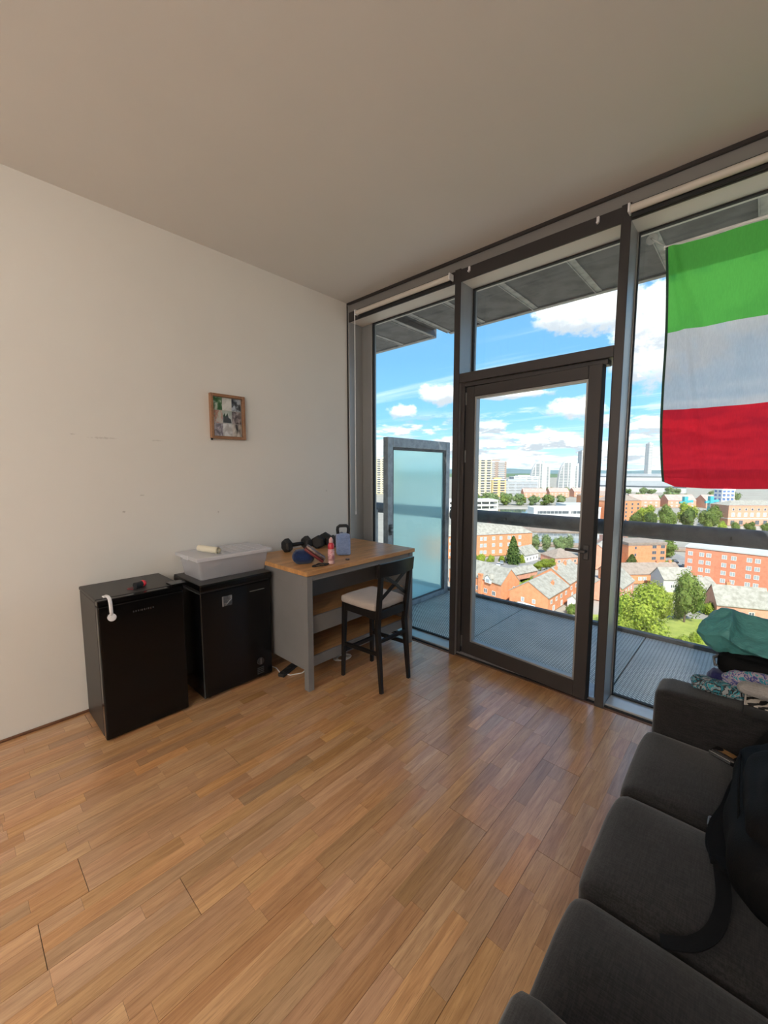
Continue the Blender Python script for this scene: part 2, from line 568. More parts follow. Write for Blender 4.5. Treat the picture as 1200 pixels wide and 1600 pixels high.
paint = wall_paint('wall paint', (.74, .715, .67), True)
paint2 = wall_paint('wall paint plain', (.76, .72, .655))
ceil_paint = wall_paint('ceiling paint', (.70, .68, .65))
floor_wood = wood('oak parquet', (.60, .315, .125), (.43, .20, .068), (.25, .105, .034), .30, True, coat=1.0)
gap_dark = M('floor joint', (.05, .028, .014), .9)
frame_dark = M('dark window metal', (.045, .040, .040), .42, .35, .5)
frame_grey = M('grey window metal', (.34, .345, .345), .38, .45, .5, var=(3, (.24, .24, .24), .5, (1, 1, .2)))
fascia_grey = M('grey fascia metal', (.33, .325, .32), .33, .65)
sill_metal = M('pale sill metal', (.54, .55, .55), .33, .4, var=(8, (.44, .45, .45), .6))
rubber = M('black gasket', (.012, .012, .013), .7)
galv = M('galvanised steel', (.36, .385, .41), .5, .45, .5, var=(14, (.22, .24, .26), .8), bump=(40, .1))
galv_dark = M('weathered steel', (.12, .125, .13), .62, .3, .4, var=(9, (.05, .055, .06), .8), bump=(30, .15))
soffit_m = M('soffit metal', (.165, .16, .165), .62, .25, .4, var=(6, (.085, .085, .088), .9, (1, 1, 1)))
soffit_rib = M('soffit rib metal', (.40, .385, .38), .5, .35, .4, var=(10, (.18, .18, .17), .7))
pane_glass = clear_glass('window glass', dirt=.05)
door_glass = clear_glass('door glass')
frost = frosted('frosted glass')
trim_wood = M('dark wood trim', (.17, .075, .035), .5, var=(20, (.08, .035, .018), .7))
oak_top = wood('oak table top', (.60, .33, .14), (.47, .235, .088), (.30, .14, .05), .38, False, (12, 1.2, 12), planks=True)
table_grey = M('grey lacquer', (.20, .198, .20), .5, 0, .4, var=(4, (.175, .172, .175), .6))
black_paint = M('black stained wood', (.007, .0062, .006), .35, 0, .35, var=(30, (.014, .011, .010), .6, (1, 1, .1)))
seat_fab = fabric('beige seat cloth', (.40, .345, .31), (.48, .42, .385), 500, .2)
fridge_blk = M('glossy black enamel', (.0035, .0035, .004), .16, 0, .3)
fridge_side = M('black grained steel', (.026, .023, .022), .42, 0, .5, bump=(300, .06))
fridge_top = M('black worktop', (.030, .028, .027), .42, 0, .5, bump=(300, .05))
grey_print = M('grey lettering', (.03, .03, .031), .5)
white_pl = M('white plastic', (.80, .80, .82), .35)
chrome = M('brushed chrome', (.55, .56, .58), .25, .9)
blk_rubber = M('black rubber', (.020, .020, .022), .6, 0, .4, bump=(120, .2))
blk_metal = M('black bar metal', (.03, .03, .033), .35, .6)
blind_w = M('cream blind rail', (.62, .57, .51), .5)
cord_w = M('white cord', (.75, .75, .76), .6)
sofa_fab = fabric('charcoal sofa cloth', (.0125, .0118, .0122), (.028, .026, .0265), 260, .5)
sofa_pipe = M('black piping', (.010, .010, .010), .8)
bag_blk = M('black nylon', (.003, .003, .0034), .7, 0, .15, bump=(260, .25))
strap_blk = M('black webbing', (.006, .006, .0065), .8, 0, .15, bump=(500, .4))

# ================================================================== room shell
H = 3.31
BACK, RIGHT = -6.6, 4.15

# floor: slab with every stave of the three-strip boards laid on it
mb = MB(); mb.box((-.02, BACK, -.16), (RIGHT, .0, -.004))
floor = struct('floor', mb, gap_dark)


def proj(p):
    v = Vector(p) - CAM
    cy, sy, cp, sp = math.cos(YAW), math.sin(YAW), math.cos(PITCH), math.sin(PITCH)
    f = Vector((-sy * cp, cy * cp, sp)); r = Vector((cy, sy, 0)); u = r.cross(f)
    z = v.dot(f)
    if z < .1: return None
    return 600 + FPX * v.dot(r) / z, 800 - FPX * v.dot(u) / z


def staves():
    out = []
    bx = .03 - .2
    bi = 0
    while bx < RIGHT:
        L0 = rnd.uniform(.2, 2.0)
        cuts = [0.0]
        y = -L0
        while y > BACK: cuts.append(y); y -= 2.1
        cuts.append(BACK)
        # the joint seen near the window in the photograph
        for a, b in zip(cuts, cuts[1:]):
            for s in range(3):
                x0, x1 = bx + s * .2 / 3, bx + (s + 1) * .2 / 3
                yy = a
                first = True
                while yy > b + 1e-6:
                    l = rnd.uniform(.20, .62)
                    if first: l *= rnd.uniform(.4, 1); first = False
                    e = max(b, yy - l)
                    if e - b < .12: e = b
                    g0 = .0009 if yy == a else .0001
                    g1 = .0009 if e == b else .0001
                    gl = .0006 if s == 0 else .0001
                    gr = .0006 if s == 2 else .0001
                    X0, X1 = max(.002, x0 + gl), min(RIGHT - .002, x1 - gr)
                    if X1 - X0 > .004: out.append((X0, X1, e + g1, yy - g0))
                    yy = e
        bx += .2; bi += 1
    return out


def stave_shape(mb, x0, x1, y0, y1, z1, lay, tint):
    z0 = -.004
    vs = [mb.b.verts.new(v) for v in ((x0, y0, z0), (x1, y0, z0), (x1, y1, z0), (x0, y1, z0), (x0 + .0002, y0 + .0002, z1), (x1 - .0002, y0 + .0002, z1), (x1 - .0002, y1 - .0002, z1), (x0 + .0002, y1 - .0002, z1))]
    for f in ((4, 5, 6, 7), (0, 1, 5, 4), (1, 2, 6, 5), (2, 3, 7, 6), (3, 0, 4, 7)):
        fc = mb.b.faces.new([vs[i] for i in f])
        for lp in fc.loops: lp[lay] = tint


ALL = staves()
scored = []
for s in ALL:
    pts = [proj((x, y, 0)) for x in (s[0], s[1]) for y in (s[2], s[3])]
    area = 0
    if all(pts):
        xs = [min(1200, max(0, p[0])) for p in pts]; ys = [min(1600, max(0, p[1])) for p in pts]
        a, b, d, c = [Vector((xs[i], ys[i])) for i in range(4)]
        area = abs((b - a).cross(d - a)) * .5 + abs((b - c).cross(d - c)) * .5
        if s[0] > 2.9: area = 0
        if s[1] < .5 and s[2] > -2.4: area *= .1
    scored.append((area, s))
scored.sort(key=lambda k: -k[0])
rest = MB(); rest_lay = rest.b.loops.layers.float_color.new('tint')
for i, (a, s) in enumerate(scored):
    dark = rnd.random()
    v = rnd.gauss(.5, .17)
    if dark < .10: v -= .22
    tint = (max(0, min(1, v)), rnd.random(), rnd.random(), 1)
    z1 = rnd.uniform(-.0002, .0002)
    if i < 298:
        p = MB(); lay = p.b.loops.layers.float_color.new('tint')
        stave_shape(p, *s, z1, lay, tint)
        part('floor_stave', p, floor_wood, floor)
    else:
        stave_shape(rest, *s, z1, rest_lay, tint)
part('stave_field', rest, floor_wood, floor, kind='stuff')

mb = MB(); mb.box((-.25, BACK, -.16), (0, .0, H + .25)); struct('wall_left', mb, paint)
mb = MB(); mb.box((RIGHT, BACK, -.16), (RIGHT + .2, .25, H + .25)); struct('wall_right', mb, paint2)
mb = MB(); mb.box((-.25, BACK - .2, -.16), (RIGHT + .2, BACK, H + .25)); struct('wall_back', mb, paint2)
mb = MB(); mb.box((-.25, BACK - .2, H), (RIGHT + .2, .0, H + .3)); struct('ceiling', mb, ceil_paint)

mb = MB(); mb.box((.0, -6.6, 0), (.014, -.001, .017), .004); struct('baseboard_left', mb, trim_wood)

# ---- glazed wall: one frame system
win = sroot('window_1')
GY = .20     # plane of the glass
mb = MB()
mb.box((-.25, 0, 0), (.028, GY + .05, H), .003)
mb.box((.028, GY - .012, .05), (.15, GY + .05, 3.12), .003)
mb.box((.15, GY - .02, .05), (.178, GY + .05, 3.12), .004)
part('jamb', mb, frame_grey, win)
mb = MB(); mb.box((.008, -.006, .0), (.0135, .0, H - .03)); mb.box((0, -.004, 0), (.006, .0, H)); part('jamb_bead', mb, rubber, win)
M1, M2, M3 = (1.300, 1.355), (2.490, 2.545), (3.90, 3.955)
for a, b in (M1, M2, M3):
    mb = MB(); mb.box((a, -.004, 0), (b, .004, H - .09), .002); fr = part('mullion_face', mb, frame_dark, win)
    mb = MB(); mb.box((a + .001, .004, 0), (b - .001, GY + .06, H - .09)); part('mullion', mb, frame_grey, win)  # one metal with the face: backlit front painted dark, skylit sides grey
mb = MB(); mb.box((.028, -.003, 3.118), (RIGHT, .012, 3.212), .003); part('head_rail', mb, frame_dark, win)
mb = MB(); mb.box((.028, .012, 3.122), (RIGHT, GY + .06, 3.21)); part('head_reveal', mb, M('lit reveal metal', (.66, .62, .57), .5, .05), win)  # frame metal; the light on this underside is painted into its warm tone
mb = MB(); mb.box((.02, .010, 3.21), (RIGHT, .05, 3.288), .002); part('fascia', mb, fascia_grey, win)
mb = MB(); mb.box((.0, -.006, 3.288), (RIGHT, .05, 3.31), .002); part('ceiling_bead', mb, frame_dark, win)
# sill: floor lip, black groove, pale metal ledge
mb = MB(); mb.box((.0, .0, -.16), (RIGHT, .022, .004), .002); part('sill_lip', mb, trim_wood, win)
mb = MB(); mb.box((.0, .022, -.16), (RIGHT, .040, .010)); part('sill_groove', mb, rubber, win)
mb = MB()
for a, b in ((.028, M1[0]), (M2[1], M3[0])):
    mb.box((a, .040, -.16), (b, GY + .03, .022), .003)
part('sill_ledge', mb, sill_metal, win)
mb = MB(); mb.box((M1[1], .040, -.16), (M2[0], GY + .05, .030), .003); part('threshold', mb, M('worn threshold metal', (.34, .33, .34), .38, .6, var=(12, (.2, .19, .19), .7)), win)
# panes with their gaskets
def pane(name, x0, x1, z0, z1, parent, y=GY, gl=pane_glass, b=.012):
    g = MB()
    for lo, hi in (((x0, y - .01, z0), (x0 + b, y + .014, z1)), ((x1 - b, y - .01, z0), (x1, y + .014, z1)), ((x0 + b, y - .01, z0), (x1 - b, y + .014, z0 + b)), ((x0 + b, y - .01, z1 - b), (x1 - b, y + .014, z1))):
        g.box(lo, hi)
    part('gasket', g, rubber, parent)
    p = MB(); p.box((x0 + b * .4, y - .003, z0 + b * .4), (x1 - b * .4, y + .005, z1 - b * .4))
    return part(name, p, gl, parent)


pane('glass_pane', .178, M1[0], .022, 3.122, win)
mb = MB(); mb.box((M1[0] - .006, GY - .02, .03), (M1[0], GY, 3.12)); mb.box((M2[1], GY - .02, .03), (M2[1] + .006, GY, 3.12)); part('bead', mb, frame_grey, win)

win2 = sroot('window_2')
mb = MB(); mb.box((M1[1], -.003, 2.330), (M2[0], .012, 2.402), .003); part('transom_face', mb, frame_dark, win2)
mb = MB(); mb.box((M1[1], .012, 2.332), (M2[0], GY + .05, 2.400), .003); part('transom_bar', mb, frame_grey, win2)  # same metal as transom_face, painted paler for the sky light it catches
pane('glass_pane', M1[1], M2[0], 2.400, 3.122, win2)
win3 = sroot('window_3')
pane('glass_pane', M2[1], M3[0], .022, 3.122, win3)

# ---- balcony door, left a few degrees ajar
mb = MB()
mb.box((M1[1], .028, .03), (M1[1] + .036, .11, 2.332), .003)
mb.box((M1[1] + .036, .028, 2.297), (M2[0] - .036, .11, 2.332), .003)
mb.box((M2[0] - .020, .055, .03), (M2[0], .11, 2.332), .003)
dframe = part('door_frame', mb, frame_dark, win2)
DW = 1.048
door = sroot('door_1', (1.397, .085, .032), R(-4.6))
DH = 2.262
mb = MB()
T0, T1 = -.04, .03
mb.box((0, T0, 0), (.083, T1, DH), .003); mb.box((DW - .083, T0, 0), (DW, T1, DH), .003)
mb.box((.083, T0, 0), (DW - .083, T1, .112), .003); mb.box((.083, T0, DH - .083), (DW - .083, T1, DH), .003)
part('door_leaf', mb, frame_dark, door)
mb = MB()
for lo, hi in (((.083, T0 + .010, .112), (.097, T1 - .01, DH - .083)), ((DW - .097, T0 + .010, .112), (DW - .083, T1 - .01, DH - .083)), ((.097, T0 + .010, .112), (DW - .097, T1 - .01, .126)), ((.097, T0 + .010, DH - .097), (DW - .097, T1 - .01, DH - .083))):
    mb.box(lo, hi)
part('glazing_bead', mb, frame_grey, door)
mb = MB(); mb.box((.094, -.006, .123), (DW - .094, .004, DH - .094)); part('glass_pane', mb, door_glass, door)
mb = MB(); mb.box((DW - .058, T0 - .008, .985), (DW - .022, T0, 1.085), .003); mb.cyl((DW - .04, T0, 1.045), (DW - .04, T0 - .045, 1.045), .009, n=12)
mb.box((DW - .165, T0 - .054, 1.036), (DW - .028, T0 - .040, 1.056), .004)
part('door_handle', mb, M('steel handle', (.10, .10, .105), .35, .8), door, 30)
for z in (.05, 1.65, 2.12):
    mb = MB(); mb.cyl((-.012, T0 - .006, z), (-.012, T0 - .006, z + .10), .009, n=10); mb.box((-.020, T0 - .004, z), (.012, T0 + .001, z + .1)); part('hinge', mb, M('hinge metal', (.22, .22, .22), .4, .7) if z < .1 else D.materials['hinge metal'], door, 30)

# ---- roller blinds, rolled up under the head rail
for lbl, x0, x1 in (('cream rolled-up blind above the left window pane with a hanging cord', .17, 1.285), ('cream rolled-up blind above the right window pane behind the flag', 2.535, 3.88)):
    b = thing('roller_blind', lbl, 'blind', (x0, -.034, 3.165), 0, 'rolled-up blinds over the glazing')
    L = x1 - x0
    mb = MB(); mb.cyl((0.012, 0, 0), (L - .012, 0, 0), .022, n=14); part('blind_roll', mb, blind_w, b, 40)
    for xe in (0, L - .012):
        mb = MB(); mb.box((xe, -.026, -.024), (xe + .012, .033, .026), .002); part('end_bracket', mb, white_pl, b)
    mb = MB(); mb.box((.012, .012, -.046), (L - .012, .024, -.020), .004); part('bottom_bar', mb, rubber, b)
    if x0 < 1:
        mb = MB()
        mb.tube([(.010, -.03, 0), (.0095, -.031, -1.0), (.011, -.03, -1.98)], .0022, 6); mb.tube([(.016, -.03, 0), (.0165, -.031, -1.0), (.014, -.03, -1.98)], .0022, 6)
        mb.cyl((.0125, -.03, -2.0), (.0125, -.03, -1.97), .006, n=8)
        part('pull_cord', mb, cord_w, b)
for x, lbl in ((1.435, 'small white blind bracket on the head rail beside the left mullion'), (2.36, 'small white blind bracket on the head rail beside the right mullion')):
    mb = MB(); mb.box((x - .008, -.016, 3.170), (x + .008, -.003, 3.205), .002); mb.cyl((x, -.012, 3.166), (x, -.028, 3.166), .007, n=10)
    tag(part('blind_bracket', mb, white_pl, None), lbl, 'bracket')

# ---- added fill lamps, out of view behind the camera: ceiling panels and globes
led = emit('fill diffuser', (1.0, .96, .90), FILL_PANEL_EMIT)
for i, (x, y, w) in enumerate([(1.1, -4.9, 'left'), (2.7, -4.9, 'right')]):
    c = thing('fill_panel', 'added flush white fill light panel behind the sofa, ' + w + ' of the pair', 'lamp', (x, y, H), 0, 'added fill panels behind the camera')
    mb = MB()
    for lo, hi in (((-.5, -.32, -.05), (.5, -.30, 0)), ((-.5, .30, -.05), (.5, .32, 0)), ((-.5, -.30, -.05), (-.48, .30, 0)), ((.48, -.30, -.05), (.5, .30, 0))): mb.box(lo, hi)
    part('light_frame', mb, white_pl, c)
    mb = MB(); mb.box((-.48, -.30, -.045), (.48, .30, -.01)); part('light_diffuser', mb, led, c)
opal = emit('opal globe', (1.0, .97, .93), FILL_GLOBE_EMIT)
for i, (x, y, w) in enumerate([(3.45, -5.1, 'right'), (2.15, -5.7, 'left')]):
    c = thing('fill_globe', 'added opal globe fill lamp behind the sofa, ' + w + ' of the pair', 'lamp', (x, y, H), 0, 'added fill globes behind the camera')
    mb = MB(); mb.lathe([(.055, -.025), (.055, -.004), (.02, 0)], n=20); part('ceiling_rose', mb, white_pl, c, 40)
    mb = MB(); mb.cyl((0, 0, -.60), (0, 0, -.02), .004, n=8); part('cord', mb, rubber, c)
    mb = MB(); mb.lathe([(.03, -.64), (.035, -.62), (.03, -.58), (.01, -.57)], n=16); part('lamp_holder', mb, chrome, c, 40)
    mb = MB(); mb.lathe([(.22 * math.sin(R(a)), -.855 - .22 * math.cos(R(a))) for a in (2, 15, 30, 45, 60, 75, 90, 105, 120, 135, 150, 165, 172)], n=28); part('globe', mb, opal, c, True)

# ================================================================== furniture and things in the room
# ---- under-counter fridge
f = thing('fridge', 'glossy black under-counter fridge with a white child lock, left of the chest freezer', 'fridge', (0.03, -2.385, 0))
mb = MB(); mb.box((0, 0, .012), (.385, .475, .844), .004); part('body', mb, fridge_side, f)
mb = MB(); mb.box((-.005, -.002, .844), (.405, .477, .868), .005); part('top_panel', mb, fridge_top, f)
mb = MB(); mb.box((.392, -.001, .010), (.442, .476, .828), .008, seg=2); part('door', mb, fridge_blk, f)
mb = MB(); mb.box((.385, .003, .012), (.392, .472, .838)); part('door_seal', mb, rubber, f)
mb = MB(); mb.box((.392, -.001, .830), (.446, .476, .865), .005); part('top_trim', mb, fridge_blk, f)
for x in (.05, .35):
    for y in (.05, .425):
        mb = MB(); mb.cyl((x, y, 0), (x, y, .014), .016, n=12); part('foot', mb, rubber, f)
dr = [c for c in f.children if c.name.startswith('door') and 'seal' not in c.name][0]
mb = MB()
yy = .178
for w in (.010, .010, .010, .004, .011, .010, .006, .010, .011, .010):
    mb.box((.4418, yy, .755), (.4424, yy + w * .7, .765)); yy += w + .003
part('lettering', mb, grey_print, dr, label='row of dim grey lettering', kind='stuff')
mb = MB(); mb.box((.36, .40, .868), (.455, .492, .883), .003); part('hinge_cover', mb, fridge_blk, f)
# white child lock strap on the left front edge
lk = part('child_lock', MB().box((.365, .040, .868), (.405, .072, .875), .003), white_pl, f, label='white plastic child lock strap')
mb = MB(); mb.tube([(.385, .056, .877), (.42, .058, .880), (.448, .060, .872), (.456, .062, .847), (.455, .064, .797), (.452, .065, .767)], .010, 10, flat=.45); part('strap', mb, white_pl, lk, True)
mb = MB(); mb.cyl((.443, .066, .757), (.456, .066, .757), .022, n=20); mb.cyl((.456, .066, .757), (.460, .066, .757), .013, n=16); part('pad', mb, white_pl, lk, 40)

# ---- chest freezer
f = thing('chest_freezer', 'black chest freezer with a lid and silver badge, under the clear storage box', 'freezer', (0.035, -1.812, 0))
W = .555
mb = MB(); mb.box((0, .008, .02), (.442, W - .008, .775), .006); part('body', mb, M('satin black steel', (.004, .004, .0045), .22, 0, .35), f)
mb = MB(); mb.box((.005, .012, .775), (.435, W - .012, .79)); part('lid_seal', mb, rubber, f)
mb = MB(); mb.box((-.005, 0, .79), (.458, W, .838), .012, seg=2); ld = part('lid', mb, fridge_blk, f)
mb = MB(); mb.box((.0, .005, .836), (.452, W - .005, .8395)); part('lid_skin', mb, fridge_top, ld)
bd = part('badge', MB().box((.442, .158, .652), (.4455, .232, .724), .001), M('foil badge', (.10, .12, .13), .22, .8, var=(26, (.42, .46, .48), .8)), f, label='small silver foil badge')
mb = MB(); mb.box((.4455, .158, .652), (.4462, .168, .724)); mb.box((.4455, .220, .70), (.4464, .230, .722)); mb.tube([(.446, .172, .675), (.446, .19, .664), (.446, .21, .684), (.446, .228, .696)], .0022, 6); part('badge_print', mb, chrome, bd, kind='stuff')
mb = MB(); mb.box((.442, .372, .712), (.446, .494, .718), .001); part('handle_strip', mb, M('dull strip', (.18, .18, .18), .4, .5), f)
dl = part('dial', MB().cyl((.442, .442, .150), (.452, .442, .150), .028, n=24), M('dial black', (.03, .03, .032), .3), f, 40)
mb = MB(); mb.box((.452, .438, .128), (.455, .446, .172)); part('dial_grip', mb, M('dial grey', (.12, .12, .125), .4), dl)
mb = MB()
for k in range(4): mb.box((.442, .415, .05 + k * .014), (.4445, .470, .057 + k * .014))
part('drain_grille', mb, M('grille grey', (.05, .05, .052), .5), f, kind='stuff')
for x in (.05, .39):
    for y in (.06, W - .06):
        mb = MB(); mb.cyl((x, y, 0), (x, y, .024), .018, n=12); part('foot', mb, rubber, f)

# ---- red and black gadget on the fridge
g = thing('bicycle_light', 'small red and black bicycle light lying on the fridge top', 'light', (0.342, -2.13, .8685), R(20))
mb = MB(); mb.cyl((0, -.028, .0195), (0, .020, .0195), .019, n=18); mb.box((-.014, -.030, 0), (.014, .018, .010), .003); part('housing', mb, blk_rubber, g, 40)
mb = MB(); mb.lathe([(.020, 0), (.021, .012), (.017, .022), (.006, .028)], n=18, mat=Matrix.Translation((0, .020, .021)) @ Matrix.Rotation(R(-90), 4, 'X')); part('lens', mb, M('red lens', (.62, .02, .04), .18, 0, .6, coat=.6), g, True)
mb = MB(); mb.tube([(-.015, -.02, .004), (-.035, -.045, .004), (-.02, -.062, .004), (.02, -.055, .004)], .004, 8, flat=.6); part('strap', mb, M('red strap', (.25, .015, .02), .5), g, True)

# ---- storage box with lid, and the paper roll on it
sb = thing('storage_box', 'long translucent plastic storage box with a white lid on the chest freezer', 'box', (0.045, -1.772, .8395))
BX, BY, BH = .352, .555, .158
def tub(t):
    mb = MB(); r = .02
    lo = (.022, .022); hi = (.0, .0)
    def ring(x0, y0, x1, y1, z, rr):
        pts = []
        for cx_, cy_, a0 in ((x1 - rr, y1 - rr, 0), (x0 + rr, y1 - rr, 90), (x0 + rr, y0 + rr, 180), (x1 - rr, y0 + rr, 270)):
            for k in range(5):
                a = R(a0 + k * 22.5); pts.append((cx_ + rr * math.cos(a), cy_ + rr * math.sin(a), z))
        return pts
    rings = [ring(.024, .024, BX - .024, BY - .024, .0, .02), ring(.012, .012, BX - .012, BY - .012, BH * .5, .022), ring(0, 0, BX, BY, BH, .024), ring(-.008, -.008, BX + .008, BY + .008, BH, .03)]
    inn = [ring(.003, .003, BX - .003, BY - .003, BH - .001, .022), ring(.027, .027, BX - .027, BY - .027, .003, .018)]
    seq = rings + inn
    n = 20; vs = [p for r_ in seq for p in r_]
    fs = []
    for k in range(len(seq) - 1):
        for i in range(n): fs.append((k * n + i, k * n + (i + 1) % n, (k + 1) * n + (i + 1) % n, (k + 1) * n + i))
    fs.append(tuple(range(n - 1, -1, -1))); fs.append(tuple(range((len(seq) - 1) * n, len(seq) * n)))
    mb._add(vs, fs)
    return mb
part('tub', tub(0), plastic_clear('clear tub plastic', .64), sb, 40)
mb = MB(); mb.box((-.014, -.014, BH), (BX + .014, BY + .014, BH + .008), .003); mb.box((-.016, -.016, BH - .016), (-.011, BY + .016, BH + .006)); mb.box((BX + .011, -.016, BH - .016), (BX + .016, BY + .016, BH + .006)); mb.box((-.011, -.016, BH - .016), (BX + .011, -.011, BH + .006)); mb.box((-.011, BY + .011, BH - .016), (BX + .011, BY + .016, BH + .006))
lidm = plastic_clear('lid plastic', .22)
lid = part('lid', mb, lidm, sb)
for k in range(5):
    mb = MB(); y = .19 + k * .068; mb.box((.035, y, BH + .008), (BX - .035, y + .030, BH + .013), .002); part('lid_rib', mb, lidm, lid)
for y0 in (-.022, BY + .016):
    mb = MB(); mb.box((BX * .5 - .04, y0, BH - .02), (BX * .5 + .04, y0 + .007, BH + .012), .002); part('clip', mb, lidm, sb)
rl = thing('paper_roll', 'short roll of cream paper lying on the storage box lid', 'paper', (0.255, -1.635, .8395 + BH + .0135 + .0235), R(14))
mb = MB()
def spiral(u, v):
    a = u * 2 * math.pi * 3; r = .007 + .016 * u
    return (-.105 + .21 * v, r * math.cos(a), r * math.sin(a))
mb.grid(spiral, 60, 1)
part('sheet', mb, M('cream paper', (.74, .69, .56), .8), rl, True)
mb = MB(); mb.cyl((-.105, 0, 0), (.105, 0, 0), 0.0238, n=24, cap=False); part('outer_wrap', mb, D.materials['cream paper'], rl, True)
mb = MB(); mb.cyl((-.10, 0, 0), (.100, 0, 0), .0145, n=18); part('roll_core', mb, D.materials['cream paper'], rl, True)

# ---- high table with shelves
t = thing('table', 'high grey table with an oak top and two open shelves against the left wall', 'table', (0, 0, 0))
X0, X1, Y0, Y1, TZ = .095, .922, -1.246, -.018, .900
mb = MB(); mb.box((X0, Y0, TZ - .034), (X1, Y1, TZ), .003); part('table_top', mb, oak_top, t)
L = .052
for x in (X0 + .015, X1 - .015 - L):
    for y in (Y0 + .012, Y1 - .012 - L):
        mb = MB(); mb.box((x, y, 0), (x + L, y + L, TZ - .034), .003); part('leg', mb, table_grey, t)
for y in (Y0 + .020, Y1 - .020 - .018):
    mb = MB(); mb.box((X0 + .015 + L, y, .150), (X1 - .015 - L, y + .018, TZ - .034)); part('side_panel', mb, table_grey, t)
    mb = MB(); mb.box((X0 + .015 + L, y - .006, TZ - .118), (X1 - .015 - L, y + .024, TZ - .034), .002); part('side_rail', mb, table_grey, t)
mb = MB(); mb.box((X1 - .045, Y0 + .012 + L, TZ - .080), (X1 - .022, Y1 - .012 - L, TZ - .034), .002); part('front_apron', mb, table_grey, t)
mb = MB(); mb.box((.430, Y0 + .04, .16), (.446, Y1 - .04, TZ - .034)); part('centre_panel', mb, table_grey, t)
mb = MB(); mb.box((.446, Y0 + .04, TZ - .20), (.462, Y1 - .04, TZ - .034)); part('inner_apron', mb, table_grey, t)
for z, nm in ((.530, 'upper'), (.222, 'lower')):
    mb = MB(); mb.box((.446, Y0 + .040, z - .020), (.832, Y1 - .04, z), .002); part('shelf', mb, oak_top, t)
    mb = MB(); mb.box((.832, Y0 + .040, z - .130 if z > .4 else z - .075), (.852, Y1 - .04, z + .004), .002); part('shelf_rail', mb, table_grey, t)

# ---- bar stool
s = thing('bar_stool', 'black wooden bar stool with a crossed back and beige seat, tucked at the table', 'stool', (1.10, -.732, 0))
def leg(p0, p1, w=.036, tp=.72):
    m_ = MB(); m_.bar(p1, p0, w, w, .003, taper=tp); return m_
SZ = .600
for a in (-1, 1):
    part('leg', leg((-.200, a * .162, 0), (-.185, a * .150, SZ)), black_paint, s)
    # rear leg runs on into the back post
    mb = MB(); mb.bar((.165, a * .150, .48), (.208, a * .155, 0), .040, .036, .003, taper=.7)
    lg = part('leg', mb, black_paint, s)
    mb = MB(); mb.bar((.165, a * .150, .47), (.215, a * .160, .935), .038, .034, .003, taper=.85); part('back_post', mb, black_paint, s)
for a in (-1, 1):
    mb = MB(); mb.bar((-.17, a * .148, SZ - .03), (.16, a * .148, SZ - .03), .022, .062, .002); part('seat_rail', mb, black_paint, s)
    mb = MB(); mb.bar((-.185, a * .155, .265), (.175, a * .152, .285), .020, .028, .002); part('stretcher', mb, black_paint, s)
mb = MB(); mb.bar((-.184, -.145, SZ - .03), (-.184, .145, SZ - .03), .022, .062, .002); part('seat_rail', mb, black_paint, s)
mb = MB(); mb.bar((.168, -.145, SZ - .03), (.168, .145, SZ - .03), .022, .062, .002); part('seat_rail', mb, black_paint, s)
mb = MB(); mb.bar((-.186, -.150, .215), (-.186, .150, .215), .022, .030, .002); part('footrest', mb, black_paint, s)
mb = MB(); mb.bar((.180, -.148, .380), (.180, .148, .380), .020, .026, .002); part('stretcher', mb, black_paint, s)
mb = MB()
mb.soft((-.212, -.178, SZ - .002), (.158, .178, SZ + .058), .024, (0, 0, .012), 10, fn=lambda p, u: (p.x, p.y * (1 - .06 * max(0, p.x / .2)), p.z)); part('seat_cushion', mb, seat_fab, s, True)
def railfn(u, v):
    return None
mb = MB()
pts = []
for k in range(13):
    y = -.188 + .376 * k / 12
    xo = .200 + .030 * (1 - (y / .188) ** 2)
    pts.append((xo, y))
for k in range(12):
    (xa, ya), (xb, yb) = pts[k], pts[k + 1]
    zt = lambda y: .972 - .008 * (y / .188) ** 2
    zb = .868
    sl = lambda z: (z - .868) * .11
    mb._add([(xa + sl(zb), ya, zb), (xb + sl(zb), yb, zb), (xb + sl(zt(yb)), yb, zt(yb)), (xa + sl(zt(ya)), ya, zt(ya)),
             (xa + .020 + sl(zb), ya, zb), (xb + .020 + sl(zb), yb, zb), (xb + .020 + sl(zt(yb)), yb, zt(yb)), (xa + .020 + sl(zt(ya)), ya, zt(ya))],
            [(0, 1, 2, 3), (5, 4, 7, 6), (0, 4, 5, 1), (3, 2, 6, 7)] + ([(0, 3, 7, 4)] if k == 0 else []) + ([(1, 5, 6, 2)] if k == 11 else []))
bmesh.ops.remove_doubles(mb.b, verts=mb.b.verts, dist=1e-5)
part('top_rail', mb, black_paint, s, 35)
for a in (-1, 1):
    mb = MB(); p = [Vector((.178, a * .145, .680)), Vector((.199 + (.006 if a > 0 else 0), 0, .785)), Vector((.205, -a * .145, .885))]
    mb.bar(p[0], p[1], .012, .026, .002); mb.bar(p[1], p[2], .012, .026, .002); part('cross_brace', mb, black_paint, s)

